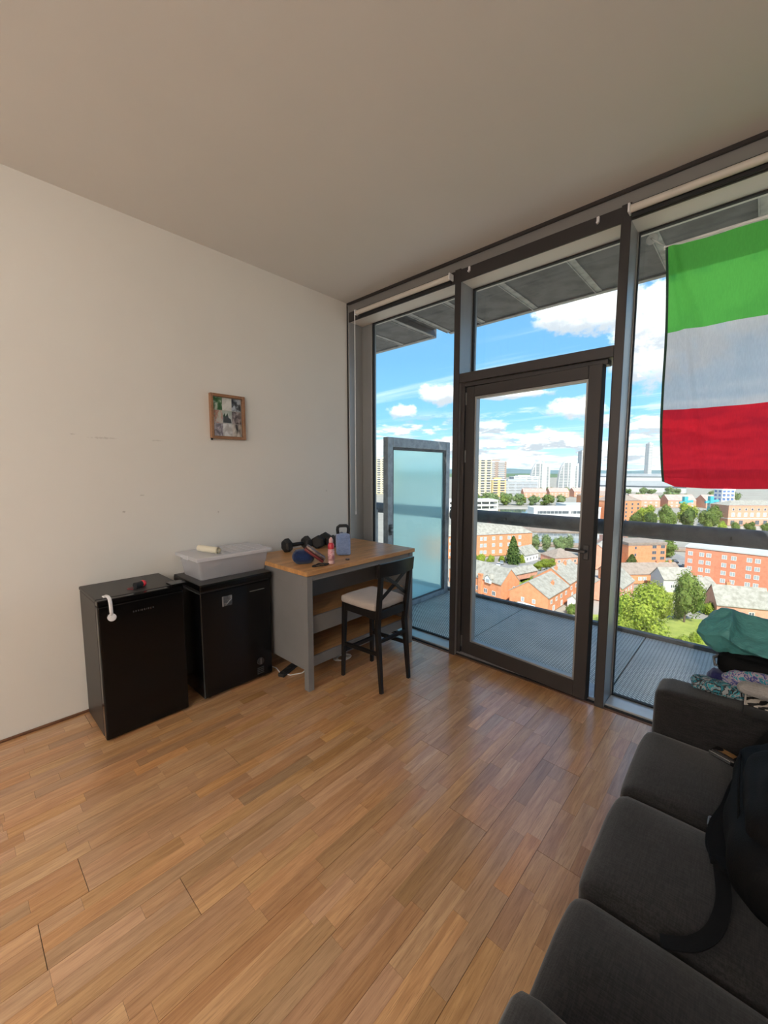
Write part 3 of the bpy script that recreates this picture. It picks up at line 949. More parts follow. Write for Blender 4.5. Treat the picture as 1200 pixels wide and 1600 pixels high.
# ---- things on the table
def dumbbell(label, p0, p1):
    p0, p1 = Vector(p0), Vector(p1)
    d = p1 - p0; Ld = d.length
    o = thing('dumbbell', label, 'dumbbell', p0, math.atan2(d.y, d.x), 'black hex dumbbells on the oak table')
    r = .064; w = .068
    for k, x in enumerate((-.031, Ld - .031)):
        mb = MB()
        ring = lambda xx, rr: [(xx, rr * math.cos(R(30 + 60 * i)) , r * math.cos(R(30)) + rr * math.sin(R(30 + 60 * i))) for i in range(6)]
        vs = ring(x, r * .72) + ring(x + .016, r) + ring(x + w - .016, r) + ring(x + w, r * .72)
        fs = [(j * 6 + i, j * 6 + (i + 1) % 6, (j + 1) * 6 + (i + 1) % 6, (j + 1) * 6 + i) for j in range(3) for i in range(6)] + [tuple(range(5, -1, -1)), tuple(range(18, 24))]
        mb._add(vs, fs); part('hex_head', mb, blk_rubber, o)
    z = r * math.cos(R(30))
    mb = MB(); mb.lathe([(.013, .033), (.0175, .05), (.0185, Ld / 2), (.0175, Ld - .05), (.013, Ld - .033)], n=14, mat=Matrix.Translation((0, 0, z)) @ Matrix.Rotation(R(90), 4, 'Y'))
    part('grip', mb, blk_metal, o, 40)
dumbbell('black hex dumbbell nearest the storage box, lying along the wall on the table', (.195, -.918, TZ), (.205, -.715, TZ))
dumbbell('black hex dumbbell in the middle of the row, behind the blue ball and pink bottle', (.262, -.625, TZ), (.155, -.455, TZ))
dumbbell('black hex dumbbell furthest right, half hidden behind the pale blue kettlebell', (.345, -.520, TZ), (.265, -.345, TZ))

kb = thing('kettlebell', 'block-shaped kettlebell wrapped in pale blue with a thick black loop handle', 'kettlebell', (.645, -.655, TZ), R(-36))
blue = fabric('pale blue cloth', (.20, .29, .52), (.30, .40, .66), 160, .25)
mb = MB()
def fold(p, u):
    a = math.atan2(p.y, p.x)
    n = mnoise.noise(Vector((p.x * 14, p.y * 14, p.z * 8))) * .006 + math.sin(a * 9 + p.z * 12) * .0018
    k = 1 + n / .06
    return (p.x * k, p.y * k, p.z)
mb.soft((-.050, -.056, .001), (.050, .056, .182), .014, (.004, .004, 0), 14, fn=fold); part('body', mb, blue, kb, True)
mb = MB(); mb.tube([(0, -.042, .172), (0, -.047, .215), (0, -.044, .236), (0, -.028, .248), (0, .028, .248), (0, .044, .236), (0, .047, .215), (0, .042, .172)], .0135, 12); part('handle', mb, blk_rubber, kb, True, label='thick black loop handle')
mb = MB(); mb.grid(lambda u, v: (0.0545 + .004 * math.sin(v * 9) + .002 * math.sin(u * 20), .018 + .035 * u, .035 + .146 * v), 8, 10); part('cloth_flap', mb, blue, kb, True)

bt = thing('spray_bottle', 'slim pale pink bottle with a red shoulder standing near the table front edge', 'bottle', (.842, -.953, TZ))
mb = MB(); mb.lathe([(.019, 0), (.024, .004), (.0245, .128), (.023, .145), (.017, .160), (.014, .165)], n=22); part('bottle_body', mb, M('pale pink plastic', (.72, .40, .40), .35, var=(30, (.80, .62, .60), .7, (1, 1, .3))), bt, 40)
mb = MB(); mb.lathe([(.0252, .118), (.0246, .146), (.018, .162), (.015, .166)], n=22); mb2 = part('red_shoulder', mb, M('red plastic', (.52, .03, .05), .3), bt, 40)
mb = MB(); mb.lathe([(.0253, .030), (.0253, .112)], n=22); part('label_wrap', mb, M('rose label', (.60, .20, .24), .5, var=(60, (.80, .62, .62), .9, (1, 1, 2.5))), bt, True)
mb = MB(); mb.lathe([(.014, .165), (.017, .168), (.0165, .190), (.012, .196), (.006, .207)], n=18); part('cap', mb, M('blush cap', (.62, .36, .36), .35), bt, 40)

bl = thing('fabric_pouch', 'round navy blue pouch next to the leaning red case on the table', 'pouch', (.655, -1.078, TZ), R(-30))
mb = MB()
mb.soft((-.068, -.078, 0), (.068, .078, .098), .046, (.006, .006, .006), 12, fn=lambda p, u: (p.x + .004 * mnoise.noise(p * 30), p.y + .004 * mnoise.noise(p * 28 + Vector((3, 1, 2))), max(0, p.z + .004 * mnoise.noise(p * 26))))
part('pouch_body', mb, fabric('navy cloth', (.010, .022, .075), (.018, .040, .13), 200, .3), bl, True)
mb = MB(); mb.tube([(-.055, -.06, .078), (0, -.066, .094), (.055, -.055, .078), (.07, 0, .06)], .0025, 6); part('zip', mb, blk_metal, bl, True)

cs = thing('glasses_case', 'dark red and silver case leaning on the navy pouch', 'case', (.745, -1.015, TZ), R(52))
rm = Matrix.Translation((-.012, .0, .066)) @ Matrix.Rotation(R(38), 4, 'Y') @ Matrix.Scale(1.28, 4) @ Matrix.Translation((-.0, -.03, -.012))
mb = MB(); mb.box((-.075, 0, 0), (.062, .060, .018), .006, mat=rm, seg=2); part('case_base', mb, M('dark red leather', (.16, .020, .022), .45), cs, 40)
mb = MB(); mb.box((-.075, 0, .0185), (.062, .060, .036), .008, mat=rm, seg=2); part('case_lid', mb, M('worn silver', (.30, .25, .24), .3, .6, var=(40, (.10, .02, .02), .9)), cs, 40)
cb = thing('cable_tangle', 'tangle of thin black cable on the table in front of the red case', 'cable', (.835, -1.055, TZ))
mb = MB()
pth = []
for k in range(70):
    a = k / 70 * 6 * math.pi
    pth.append((.030 * math.cos(a) * (1 + .3 * math.sin(k * .7)), .055 * math.sin(a * .98 + .3) * (1 + .25 * math.cos(k * .4)), .0055 + .006 * (k / 70) + .002 * math.sin(k)))
mb.tube(pth, .0035, 6); part('cable', mb, rubber, cb, True)
mb = MB(); mb.box((-.012, .058, .0), (.012, .100, .009), .003); part('plug', mb, rubber, cb)
cp = thing('bottle_cap', 'tiny grey screw cap lying alone near the table edge', 'cap', (.834, -.777, TZ))
mb = MB(); mb.lathe([(.016, 0), (.0165, .009), (.014, .0115)], n=20); part('cap_shell', mb, M('grey cap', (.10, .075, .075), .4, .2), cp, 40)
mb = MB(); mb.lathe([(.0095, .0115), (.0095, .013)], n=16); part('cap_top', mb, M('cap inset', (.30, .27, .27), .4), cp)

# ---- power strip and cables under the table
ps = thing('power_strip', 'black power strip lying on the floor between freezer and table', 'power strip', (.52, -1.13, 0), R(-68))
mb = MB(); mb.box((-.13, -.028, 0), (.13, .028, .030), .005); part('strip_body', mb, blk_rubber, ps)
for k in range(3):
    mb = MB(); mb.box((-.10 + k * .075, -.02, .030), (-.055 + k * .075, .02, .034), .002); part('socket', mb, rubber, ps)
wc = tag(part('white_cable', MB().tube([(.34, -1.21, .006), (.42, -1.195, .006), (.50, -1.215, .006), (.60, -1.185, .006), (.64, -1.10, .006), (.60, -1.0, .006), (.50, -.93, .006)], .0045, 8), cord_w, None, True), 'white cable looping on the floor from freezer to under the table', 'cable')
wc2 = tag(part('bundled_cable', MB().tube([(.66 + .05 * math.cos(k * .55) + k * .0015, -.72 + .07 * math.sin(k * .55), .006 + .0006 * k) for k in range(46)], .004, 6), cord_w, None, True), 'coiled pale cable on the floor beneath the bar stool and shelf', 'cable')

# ---- picture frame on the wall
pf = thing('picture_frame', 'wooden picture frame with nine small photographs, hanging on the left wall', 'picture frame', (0, -1.472, 1.868))
FW, FH, FD = .290, .352, .036
fw_m = wood('frame wood', (.33, .17, .085), (.26, .125, .06), (.16, .07, .03), .45, False, (5, 5, 5))
for lo, hi in (((.002, 0, 0), (FD, .022, FH)), ((.002, FW - .022, 0), (FD, FW, FH)), ((.002, .022, 0), (FD, FW - .022, .022)), ((.002, .022, FH - .022), (FD, FW - .022, FH))):
    mb = MB(); mb.box(lo, hi, .002); part('frame_bar', mb, fw_m, pf)
mb = MB(); mb.box((.002, .022, .022), (.010, FW - .022, FH - .022)); part('backing', mb, M('frame backing', (.50, .48, .45), .8), pf)
def photo_mat(k, a, b, c, sc):
    m = D.materials.new('photo print'); m.use_nodes = True; t_ = NT(m.node_tree); bb = t_.n['Principled BSDF']; bb.inputs['Roughness'].default_value = .35
    tc = t_.node('ShaderNodeTexCoord').outputs['Object']
    n = t_.noise(t_.mapping(tc, (1, 1.2, .9), (0, 0, 0), (k, k * 2, 0)), sc, 3, .5, .5)
    t_.l.new(t_.ramp(n, [(.36, a), (.5, b), (.62, c)]), bb.inputs['Base Color']); return m
pics = [((.02, .08, .03), (.10, .18, .09), (.65, .68, .62), 22), ((.55, .53, .53), (.70, .68, .67), (.82, .80, .80), 14), ((.03, .03, .04), (.12, .13, .15), (.55, .62, .70), 20),
        ((.50, .48, .44), (.55, .20, .18), (.62, .60, .55), 18), ((.42, .46, .46), (.50, .53, .52), (.60, .62, .62), 10), ((.10, .08, .09), (.28, .24, .24), (.48, .42, .42), 30),
        ((.08, .07, .09), (.25, .22, .26), (.55, .50, .55), 26), ((.72, .72, .72), (.80, .80, .80), (.50, .48, .46), 12), ((.04, .04, .045), (.55, .50, .45), (.80, .76, .72), 13)]
pw, ph = .0785, .098
for r_ in range(3):
    for c_ in range(3):
        mb = MB(); y0 = .0245 + c_ * (pw + .0012); z0 = .0245 + (2 - r_) * (ph + .0042)
        mb.box((.010, y0, z0), (.0116, y0 + pw, z0 + ph)); a = pics[r_ * 3 + c_]
        o = part('photograph', mb, photo_mat(r_ * 3 + c_, *a), pf)
        if r_ == 1 and c_ == 1:
            mb = MB(); mb.prism([(.0117, y0 + .004, z0 + .004), (.0117, y0 + pw - .004, z0 + .004), (.0117, y0 + pw - .010, z0 + .035), (.0117, y0 + .050, z0 + .048), (.0117, y0 + .042, z0 + .082), (.0117, y0 + .034, z0 + .070), (.0117, y0 + .026, z0 + .055), (.0117, y0 + .016, z0 + .080), (.0117, y0 + .006, z0 + .060)], (.0003, 0, 0)); part('dark_shapes', mb, M('print black', (.03, .035, .035), .5), o)
mb = MB(); mb.box((FD - .012, -.006, -.014), (FD - .002, .010, .004), .002); part('corner_clip', mb, rubber, pf)
mb = MB(); mb.box((.024, .022, .022), (.0255, FW - .022, FH - .022)); part('glazing', mb, clear_glass('picture glass', (.97, .97, .97), .03, .3), pf)

# ---- flag on its rod in the right pane
fl = thing('flag', 'green, white and red striped flag hung from a rod in the right window pane', 'flag', (0, 0, 0))
FX0, FX1, FY, FZ = 2.722, 3.72, .095, 2.925
def flagfn(u, v, a, b):
    # v runs down inside the stripe a..b of the flag height
    s_ = a + (b - a) * v; x = FX0 + (FX1 - FX0) * u
    drop = 1.405
    z = FZ - s_ * drop - .010 * math.sin(u * 5) * s_
    x += .052 * s_ * (1 - u) ** 2 + .012 * s_ * math.sin(s_ * 7)
    w = .010 * math.sin(u * 21 + s_ * 2.2) * (.4 + .6 * s_) + .007 * math.sin(u * 9 - s_ * 5)
    w += .024 * math.exp(-((u * 3.0 - s_ * 1.15 - .02) / .10) ** 2) * math.exp(-s_ * 1.2) + .018 * math.exp(-((u * 3.2 - s_ * .62 - .10) / .07) ** 2)
    w += .009 * mnoise.noise(Vector((u * 11, s_ * 5, 1.3))) + .004 * mnoise.noise(Vector((u * 30, s_ * 22, 4)))
    if s_ > .94 and u < .07: z += (s_ - .94) * (1 - u / .07) * .45
    return (x, FY - w, z)
for nm, a, b, col in (('green_stripe', 0, .345, (.16, .62, .115)), ('white_stripe', .345, .670, (.83, .80, .81)), ('red_stripe', .670, 1., (.88, .030, .050))):
    mb = MB(); mb.grid(lambda u, v: flagfn(u, v, a, b), 90, 34)
    part(nm, mb, cloth_mat(nm, col, .80, .17), fl, True)
mb = MB(); mb.grid(lambda u, v: (lambda p: (p[0] - .004 + .006 * u, p[1] - .002, p[2]))(flagfn(u * .008, v, 0, 1)), 1, 60); part('side_hem', mb, M('dark hem', (.02, .06, .04), .8), fl, True)
rod = thing('flag_rod', 'thin white rod carrying the striped flag', 'rod', (0, 0, 0))
mb = MB(); mb.cyl((FX0 - .012, FY, FZ + .012), (FX1 + .02, FY, FZ + .012), .010, n=12); part('rod', mb, white_pl, rod, True)
mb = MB(); mb.cyl((FX0 - .016, FY, FZ + .012), (FX0 - .008, FY, FZ + .012), .0115, n=12); part('end_cap', mb, white_pl, rod)
for x, w in ((2.622, 'left'), (3.80, 'right')):
    h_ = thing('suction_hook', 'clear suction hook on the glass at the ' + w + ' end of the flag rod', 'hook', (x, GY - .004, 3.058), 0)
    sg = 1 if w == 'left' else -1
    cl = D.materials.get('clear suction') or plastic_clear('clear suction', .72, (.86, .84, .80))
    mb = MB(); mb.lathe([(.034, 0), (.033, .003), (.022, .012), (.010, .016), (.009, .026), (.005, .028)], n=24, mat=Matrix.Rotation(R(90), 4, 'X')); part('suction_cup', mb, cl, h_, True)
    mb = MB(); mb.tube([(0, -.024, -.004), (sg * .030, -.040, -.040), (sg * .062, -.060, -.076), (sg * .090, -.092, -.110), (sg * .102, -.100, -.128)], .0062, 8); part('link', mb, cl, h_, True)

# ---- sofa
so = thing('sofa', 'charcoal fabric sofa with three seat cushions along the right of the room', 'sofa', (0, 0, 0))
SX = 2.925
mb = MB(); mb.box((SX + .02, -2.42, .09), (3.86, -.60, .275), .01); part('base', mb, sofa_fab, so)
mb = MB()
arm = lambda y0, y1: MB().soft((SX + .004, y0, .09), (3.86, y1, .612), .040, (.002, .004, .008), 12)
part('armrest', arm(-.780, -.575), sofa_fab, so, True)
part('armrest', arm(-2.41, -2.218), sofa_fab, so, True)
def wob(seed):
    return lambda p, u: (p.x + .004 * mnoise.noise(Vector((p.y * 5, p.z * 8, seed))), p.y + .003 * mnoise.noise(Vector((p.x * 6, p.z * 9, seed + 5))), p.z + .007 * mnoise.noise(Vector((p.x * 4, p.y * 4, seed + 9))))
for i, (y0, y1, z1) in enumerate(((-1.290, -.786, .425), (-1.780, -1.296, .428), (-2.216, -1.787, .432))):
    mb = MB(); mb.soft((SX - .012, y0, .272), (3.60, y1, z1), .038, (.012, .0, .022), 14, fn=wob(i * 3.1)); c = part('seat_cushion', mb, sofa_fab, so, True)
    pp = []
    for k in range(40):
        a = 2 * math.pi * k / 40; e = .30
        cx_, sy_ = math.cos(a), math.sin(a)
        px_ = math.copysign(abs(cx_) ** e, cx_); py_ = math.copysign(abs(sy_) ** e, sy_)
        pp.append(((SX - .012 + 3.60) / 2 + px_ * ((3.60 - SX + .012) / 2 - .004), (y0 + y1) / 2 + py_ * ((y1 - y0) / 2 - .001), z1 - .032))
    mb = MB(); mb.tube(pp, .0042, 6, closed=True); part('piping', mb, sofa_pipe, c, True)
    mb = MB(); mb.soft((3.50, y0 + .002, .43), (3.74, y1 - .002, .80), .06, (.02, 0, .015), 8); part('back_cushion', mb, sofa_fab, so, True)
mb = MB(); mb.soft((3.68, -2.44, .09), (3.86, -.59, .78), .04, (0, 0, .004), 8); part('backrest', mb, sofa_fab, so, True)
for x in (SX + .07, 3.78):
    for y in (-2.36, -.68):
        mb = MB(); mb.cyl((x, y, 0), (x, y, .095), .022, .028, n=14); part('leg', mb, black_paint, so)

# ---- backpack lying on the seat
bp = thing('backpack', 'black nylon backpack with dangling straps lying on the sofa cushions', 'backpack', (0, 0, 0))
mb = MB()
def bpf(p, u):
    n = mnoise.noise(p * 7) * .018 + mnoise.noise(p * 19) * .005
    k = 1.0 - .16 * max(0, u.z)
    return (3.46 + (p.x - 3.46) * k + n, p.y + n * .6, p.z + n * .5)
mb.soft((3.235, -1.66, .462), (3.70, -1.02, .70), .085, (.02, .02, .02), 16, fn=bpf); part('main_body', mb, bag_blk, bp, True)
mb = MB(); mb.soft((3.262, -1.60, .60), (3.56, -1.20, .735), .05, (.01, .01, .02), 12, fn=lambda p, u: (p.x + mnoise.noise(p * 11) * .012, p.y, p.z + mnoise.noise(p * 9 + Vector((2, 2, 2))) * .012)); part('front_pocket', mb, bag_blk, bp, True)
def strap(path, w, th, n=40):
    """flat webbing along a smooth path"""
    P = [Vector(p) for p in path]
    def cat(t_):
        t_ = min(max(t_, 0), .9999) * (len(P) - 1); i = int(t_); f_ = t_ - i
        p0, p1, p2, p3 = P[max(0, i - 1)], P[i], P[i + 1], P[min(len(P) - 1, i + 2)]
        return .5 * ((2 * p1) + (-p0 + p2) * f_ + (2 * p0 - 5 * p1 + 4 * p2 - p3) * f_ ** 2 + (-p0 + 3 * p1 - 3 * p2 + p3) * f_ ** 3)
    mb_ = MB(); vs = []; fs = []
    for k in range(n + 1):
        c_ = cat(k / n); d = (cat(min(1, k / n + .02)) - cat(max(0, k / n - .02))).normalized()
        sd = d.cross(Vector((0, 0, 1))); sd = sd.normalized() if sd.length > 1e-3 else Vector((1, 0, 0)); up = sd.cross(d)
        for a, b in ((-1, -1), (1, -1), (1, 1), (-1, 1)): vs.append(c_ + sd * a * w / 2 + up * b * th / 2)
    for k in range(n):
        for j in range(4): fs.append((k * 4 + j, k * 4 + (j + 1) % 4, k * 4 + 4 + (j + 1) % 4, k * 4 + 4 + j))
    fs += [(3, 2, 1, 0), (n * 4, n * 4 + 1, n * 4 + 2, n * 4 + 3)]
    mb_._add(vs, fs); return mb_
part('shoulder_strap', strap([(3.37, -.78, .62), (3.310, -.89, .57), (3.275, -1.00, .515), (3.246, -1.10, .490), (3.228, -1.22, .476), (3.206, -1.33, .476), (3.206, -1.43, .476), (3.25, -1.52, .50)], .058, .014), strap_blk, bp, 40)
part('shoulder_strap', strap([(3.42, -.88, .50), (3.37, -.86, .53), (3.315, -.95, .55), (3.276, -1.07, .54), (3.248, -1.20, .52), (3.216, -1.34, .50), (3.202, -1.42, .487), (3.215, -1.50, .485)], .045, .012), strap_blk, bp, 40)
part('strap_tail', strap([(3.215, -1.50, .482), (3.228, -1.60, .468), (3.215, -1.70, .461), (3.180, -1.77, .459), (3.135, -1.80, .452), (3.118, -1.806, .449)], .034, .004), strap_blk, bp, 40)
bk = part('buckle', MB().box((3.172, -1.335, .458), (3.208, -1.285, .474), .004), M('buckle plastic', (.02, .02, .022), .3), bp)
mb = MB(); mb.box((3.176, -1.300, .474), (3.204, -1.294, .478)); part('buckle_bar', mb, M('buckle metal', (.25, .25, .26), .3, .8), bk)
mb = MB(); mb.tube([(3.24, -1.03, .60), (3.236, -1.2, .66), (3.238, -1.4, .67), (3.25, -1.6, .60)], .0035, 6); part('zip', mb, strap_blk, bp, True)

sn = thing('snack_packet', 'small black and gold packet lying on the window-end sofa cushion', 'packet', (3.197, -.868, .449), R(-24))
mb = MB(); mb.soft((-.045, -.026, 0), (.045, .026, .028), .010, (0, 0, .004), 8); part('packet', mb, M('black foil', (.02, .02, .022), .25, .3), sn, True)
mb = MB(); mb.grid(lambda u, v: (-.022 + .055 * u, -.016 + .030 * v, .0325 - .002 * (2 * u - 1) ** 2), 4, 2); part('gold_label', mb, M('gold print', (.42, .22, .08), .4, .3, var=(60, (.08, .06, .04), .6)), sn)
mb = MB(); mb.box((-.046, -.0275, .006), (.030, -.0255, .020), .001); part('silver_print', mb, chrome, sn)

# ---- pile on the window-end arm
AZ = .621
def lump(lo, hi, r, amp, seed, n=16, crown=(.01, .01, .02), fq=9):
    mb_ = MB()
    def fn(p, u):
        v = Vector((p.x * fq + seed, p.y * fq, p.z * fq * 1.3))
        rg = 1 - abs(mnoise.noise(v)) * 2
        rg2 = 1 - abs(mnoise.noise(v * 2.1 + Vector((5, 3, 1)))) * 2
        k = amp * (rg * .7 + rg2 * .35)
        d = Vector(u).normalized()
        return (p.x + d.x * k, p.y + d.y * k, p.z + (d.z * k if u.z > -.6 else 0))
    mb_.soft(lo, hi, r, crown, n, fn=fn)
    return mb_
def pattern(name, cols, sc, dist=2.):
    m = D.materials.new(name); m.use_nodes = True; t_ = NT(m.node_tree); b = t_.n['Principled BSDF']; b.inputs['Roughness'].default_value = .85
    tc = t_.node('ShaderNodeTexCoord').outputs['Object']
    n = t_.noise(tc, sc, 4, .55, dist)
    k = len(cols)
    t_.l.new(t_.ramp(n, [(.30 + .42 * i / k, c) for i, c in enumerate(cols)], 'CONSTANT'), b.inputs['Base Color']); return m
sc1 = thing('patterned_scarf', 'black, white and turquoise patterned scarf crumpled on the sofa arm', 'scarf', (0, 0, 0))
part('scarf_cloth', lump((3.058, -.690, AZ + .012), (3.232, -.600, AZ + .034), .014, .010, 2.2, 22, (.004, .004, .010), 16), pattern('scarf print', [(.012, .012, .016), (.02, .20, .26), (.012, .012, .016), (.30, .31, .32), (.03, .28, .34), (.02, .02, .03), (.36, .36, .38)], 20), sc1, True)
sc2 = thing('folded_shirt', 'pink, blue and turquoise patterned shirt bunched under the black bag', 'shirt', (0, 0, 0))
part('shirt_cloth', lump((3.168, -.645, AZ + .034), (3.52, -.590, AZ + .100), .030, .012, 7.7, 20, (.01, .01, .02), 12), pattern('shirt print', [(.30, .24, .30), (.02, .24, .32), (.36, .31, .36), (.04, .05, .22), (.32, .27, .31), (.03, .30, .36)], 15), sc2, True)
sc3 = thing('navy_cloth', 'dark blue cloth tucked between the scarf and the black bag', 'cloth', (0, 0, 0))
part('cloth', lump((3.108, -.600, AZ + .004), (3.24, -.520, AZ + .058), .024, .010, 11., 14, (.004, .004, .01), 14), fabric('navy cotton', (.018, .020, .085), (.030, .032, .12), 200, .2), sc3, True)
gt = thing('grey_garment', 'pale grey garment folded above the zebra-striped case on the sofa arm', 'garment', (0, 0, 0))
part('garment_cloth', lump((3.222, -.722, AZ + .060), (3.60, -.668, AZ + .090), .018, .008, 15., 16, (.004, .004, .012), 10), fabric('pale grey cotton', (.27, .255, .25), (.36, .34, .33), 200, .2), gt, True)
zb = thing('zebra_case', 'black and white zebra-striped flat case on the sofa arm edge', 'case', (0, 0, 0))
mb = MB(); mb.box((3.236, -.790, AZ + .002), (3.50, -.672, AZ + .046), .006, seg=2); part('case_body', mb, rubber, zb, 40)
zm = D.materials.new('zebra print'); zm.use_nodes = True; zt = NT(zm.node_tree)
ztc = zt.node('ShaderNodeTexCoord').outputs['Object']
zw = zt.node('ShaderNodeTexWave', wave_type='BANDS'); zt.l.new(zt.mapping(ztc, (.5, 1.4, 1), (0, 0, R(14))), zw.inputs[0]); zw.inputs['Scale'].default_value = 15; zw.inputs['Distortion'].default_value = 5; zw.inputs['Detail Scale'].default_value = 1.6
zt.l.new(zt.ramp(zw.outputs['Fac'], [(0, (.010, .010, .010)), (.62, (.62, .56, .50))], 'CONSTANT'), zt.n['Principled BSDF'].inputs['Base Color'])
mb = MB(); mb.box((3.244, -.786, AZ + .046), (3.49, -.676, AZ + .048)); part('zebra_panel', mb, zm, zb)
mb = MB(); mb.box((3.2375, -.789, AZ + .044), (3.244, -.673, AZ + .050), .002); part('white_edge', mb, M('ivory edge', (.62, .56, .50), .5), zb)
bb = thing('black_bag', 'black soft bag under the teal jacket on the sofa arm', 'bag', (0, 0, 0))
part('bag_body', lump((3.150, -.600, AZ + .062), (3.62, -.455, AZ + .172), .040, .012, 21., 14, (.01, .01, .01), 8), bag_blk, bb, True)
mb = MB(); mb.tube([(3.158, -.56, .715), (3.128, -.575, .722), (3.122, -.565, .752), (3.15, -.55, .77)], .010, 8, flat=.6); part('bag_loop', mb, M('grey loop', (.10, .10, .105), .6), bb, True)

# teal jacket: big flat folds, so a coarse folded sheet with body, subdivided
tj = thing('teal_jacket', 'teal rain jacket bundled on top of the black bag by the right window', 'jacket', (0, 0, 0))
V = {}
secs = [  # x, then ring of (y, z) going round: front bottom, front mid, front crest, top, back, bottom back
    (3.046, [(-.540, .838), (-.548, .852), (-.540, .862), (-.525, .866), (-.500, .860), (-.510, .845)]),
    (3.085, [(-.560, .790), (-.600, .850), (-.560, .892), (-.500, .925), (-.430, .900), (-.460, .810)]),
    (3.128, [(-.570, .772), (-.622, .872), (-.560, .925), (-.490, .975), (-.400, .940), (-.430, .800)]),
    (3.172, [(-.575, .778), (-.640, .862), (-.600, .940), (-.480, .972), (-.380, .940), (-.420, .800)]),
    (3.225, [(-.580, .790), (-.650, .838), (-.560, .868), (-.470, .958), (-.380, .930), (-.420, .805)]),
    (3.300, [(-.590, .796), (-.655, .826), (-.565, .872), (-.470, .948), (-.380, .925), (-.420, .805)]),
    (3.420, [(-.590, .796), (-.650, .840), (-.560, .895), (-.470, .950), (-.380, .925), (-.420, .805)]),
    (3.560, [(-.580, .800), (-.620, .840), (-.560, .890), (-.480, .930), (-.400, .900), (-.430, .810)]),
    (3.640, [(-.540, .815), (-.560, .845), (-.540, .870), (-.490, .890), (-.440, .870), (-.460, .825)])]
mb = MB(); vs = []; fs = []
for x, ring in secs: vs += [(x, y, z + .006) for y, z in ring]
for k in range(len(secs) - 1):
    for i in range(6): fs.append((k * 6 + i, k * 6 + (i + 1) % 6, (k + 1) * 6 + (i + 1) % 6, (k + 1) * 6 + i))
fs += [(5, 4, 3, 2, 1, 0), tuple(range((len(secs) - 1) * 6, len(secs) * 6))]
mb._add(vs, fs)
bmesh.ops.triangulate(mb.b, faces=mb.b.faces)
cre = mb.b.edges.layers.float.new('crease_edge')
for e in mb.b.edges: e[cre] = .8
teal = M('teal nylon', (.085, .30, .295), .45, 0, .4, var=(6, (.06, .23, .23), .5), bump=(26, .7, (1, 2.2, 1)))
o = part('jacket_shell', mb, teal, tj, True)
sm = o.modifiers.new('sub', 'SUBSURF'); sm.levels = 3; sm.render_levels = 3
dp = D.textures.new('creases', 'CLOUDS'); dp.noise_scale = .075; dp.noise_type = 'HARD_NOISE'
dm = o.modifiers.new('crumple', 'DISPLACE'); dm.texture = dp; dm.strength = .022; dm.mid_level = .5

# ================================================================== balcony
bf = sroot('balcony_floor')
def tread(name):
    m = D.materials.new(name); m.use_nodes = True; t_ = NT(m.node_tree); b = t_.n['Principled BSDF']
    b.inputs['Roughness'].default_value = .6; b.inputs['Metallic'].default_value = .1
    tc = t_.node('ShaderNodeTexCoord').outputs['Object']
    br = t_.node('ShaderNodeTexBrick'); t_.l.new(t_.mapping(tc, (1, 1, 1), (0, 0, R(45))), br.inputs['Vector'])
    br.inputs['Scale'].default_value = 1.; br.inputs['Brick Width'].default_value = .038; br.inputs['Row Height'].default_value = .019; br.inputs['Mortar Size'].default_value = .0045; br.inputs['Mortar Smooth'].default_value = .4
    n = t_.noise(tc, 2.2, 5, .65)
    base = t_.mix(t_.smooth(n, .35, .7), (.80, .75, .67), (.60, .56, .50))
    c = t_.mix(br.outputs['Fac'], base, (.24, .225, .205))
    t_.l.new(c, b.inputs['Base Color'])
    bn = t_.node('ShaderNodeBump'); bn.inputs['Strength'].default_value = .7; bn.inputs['Distance'].default_value = .004
    t_.l.new(br.outputs['Fac'], bn.inputs['Height']); t_.l.new(bn.outputs[0], b.inputs['Normal']); return m
tr_m = tread('tread plate')
xs = [-2.4, -1.18, .05, 1.28, 2.513, 3.745, 4.98]
for a, b in zip(xs, xs[1:]):
    mb = MB(); mb.box((a + .005, GY + .06, -.02), (b - .005, 1.60, -.004), .002); part('tread_plate', mb, tr_m, bf)
mb = MB(); mb.box((-2.4, GY + .055, -.16), (4.98, 1.60, -.024)); part('sub_frame', mb, rubber, bf)
mb = MB(); mb.box((-2.4, 1.605, -.16), (4.98, 1.665, .030), .004); part('edge_kerb', mb, galv_dark, bf)
rl = thing('balcony_rail', 'thick dark steel handrail running along the outer edge of the balcony', 'rail', (0, 0, 0))
mb = MB(); mb.cyl((.265, 1.61, 1.045), (4.98, 1.61, 1.045), .078, n=28); part('handrail', mb, galv_dark, rl, True)
for x in (1.06, 3.08):
    mb = MB(); mb.box((x - .006, 1.53, 1.03), (x + .006, 1.69, 1.06)); part('rail_joint', mb, rubber, rl)
for x in (.30, 4.9):
    mb = MB(); mb.box((x - .03, 1.58, -.0), (x + .03, 1.64, 1.0), .003); part('rail_post', mb, galv, rl)
nr = thing('neighbour_rail', 'dark handrail end with a pale steel post left of the frosted screen', 'rail', (0, 0, 0))
mb = MB(); mb.cyl((-2.4, 1.61, 1.045), (.155, 1.61, 1.045), .078, n=24); part('handrail', mb, galv_dark, nr, True)
mb = MB(); mb.box((-1.02, 1.40, -.0), (-.955, 1.47, 1.03), .004); part('rail_post', mb, galv, nr)
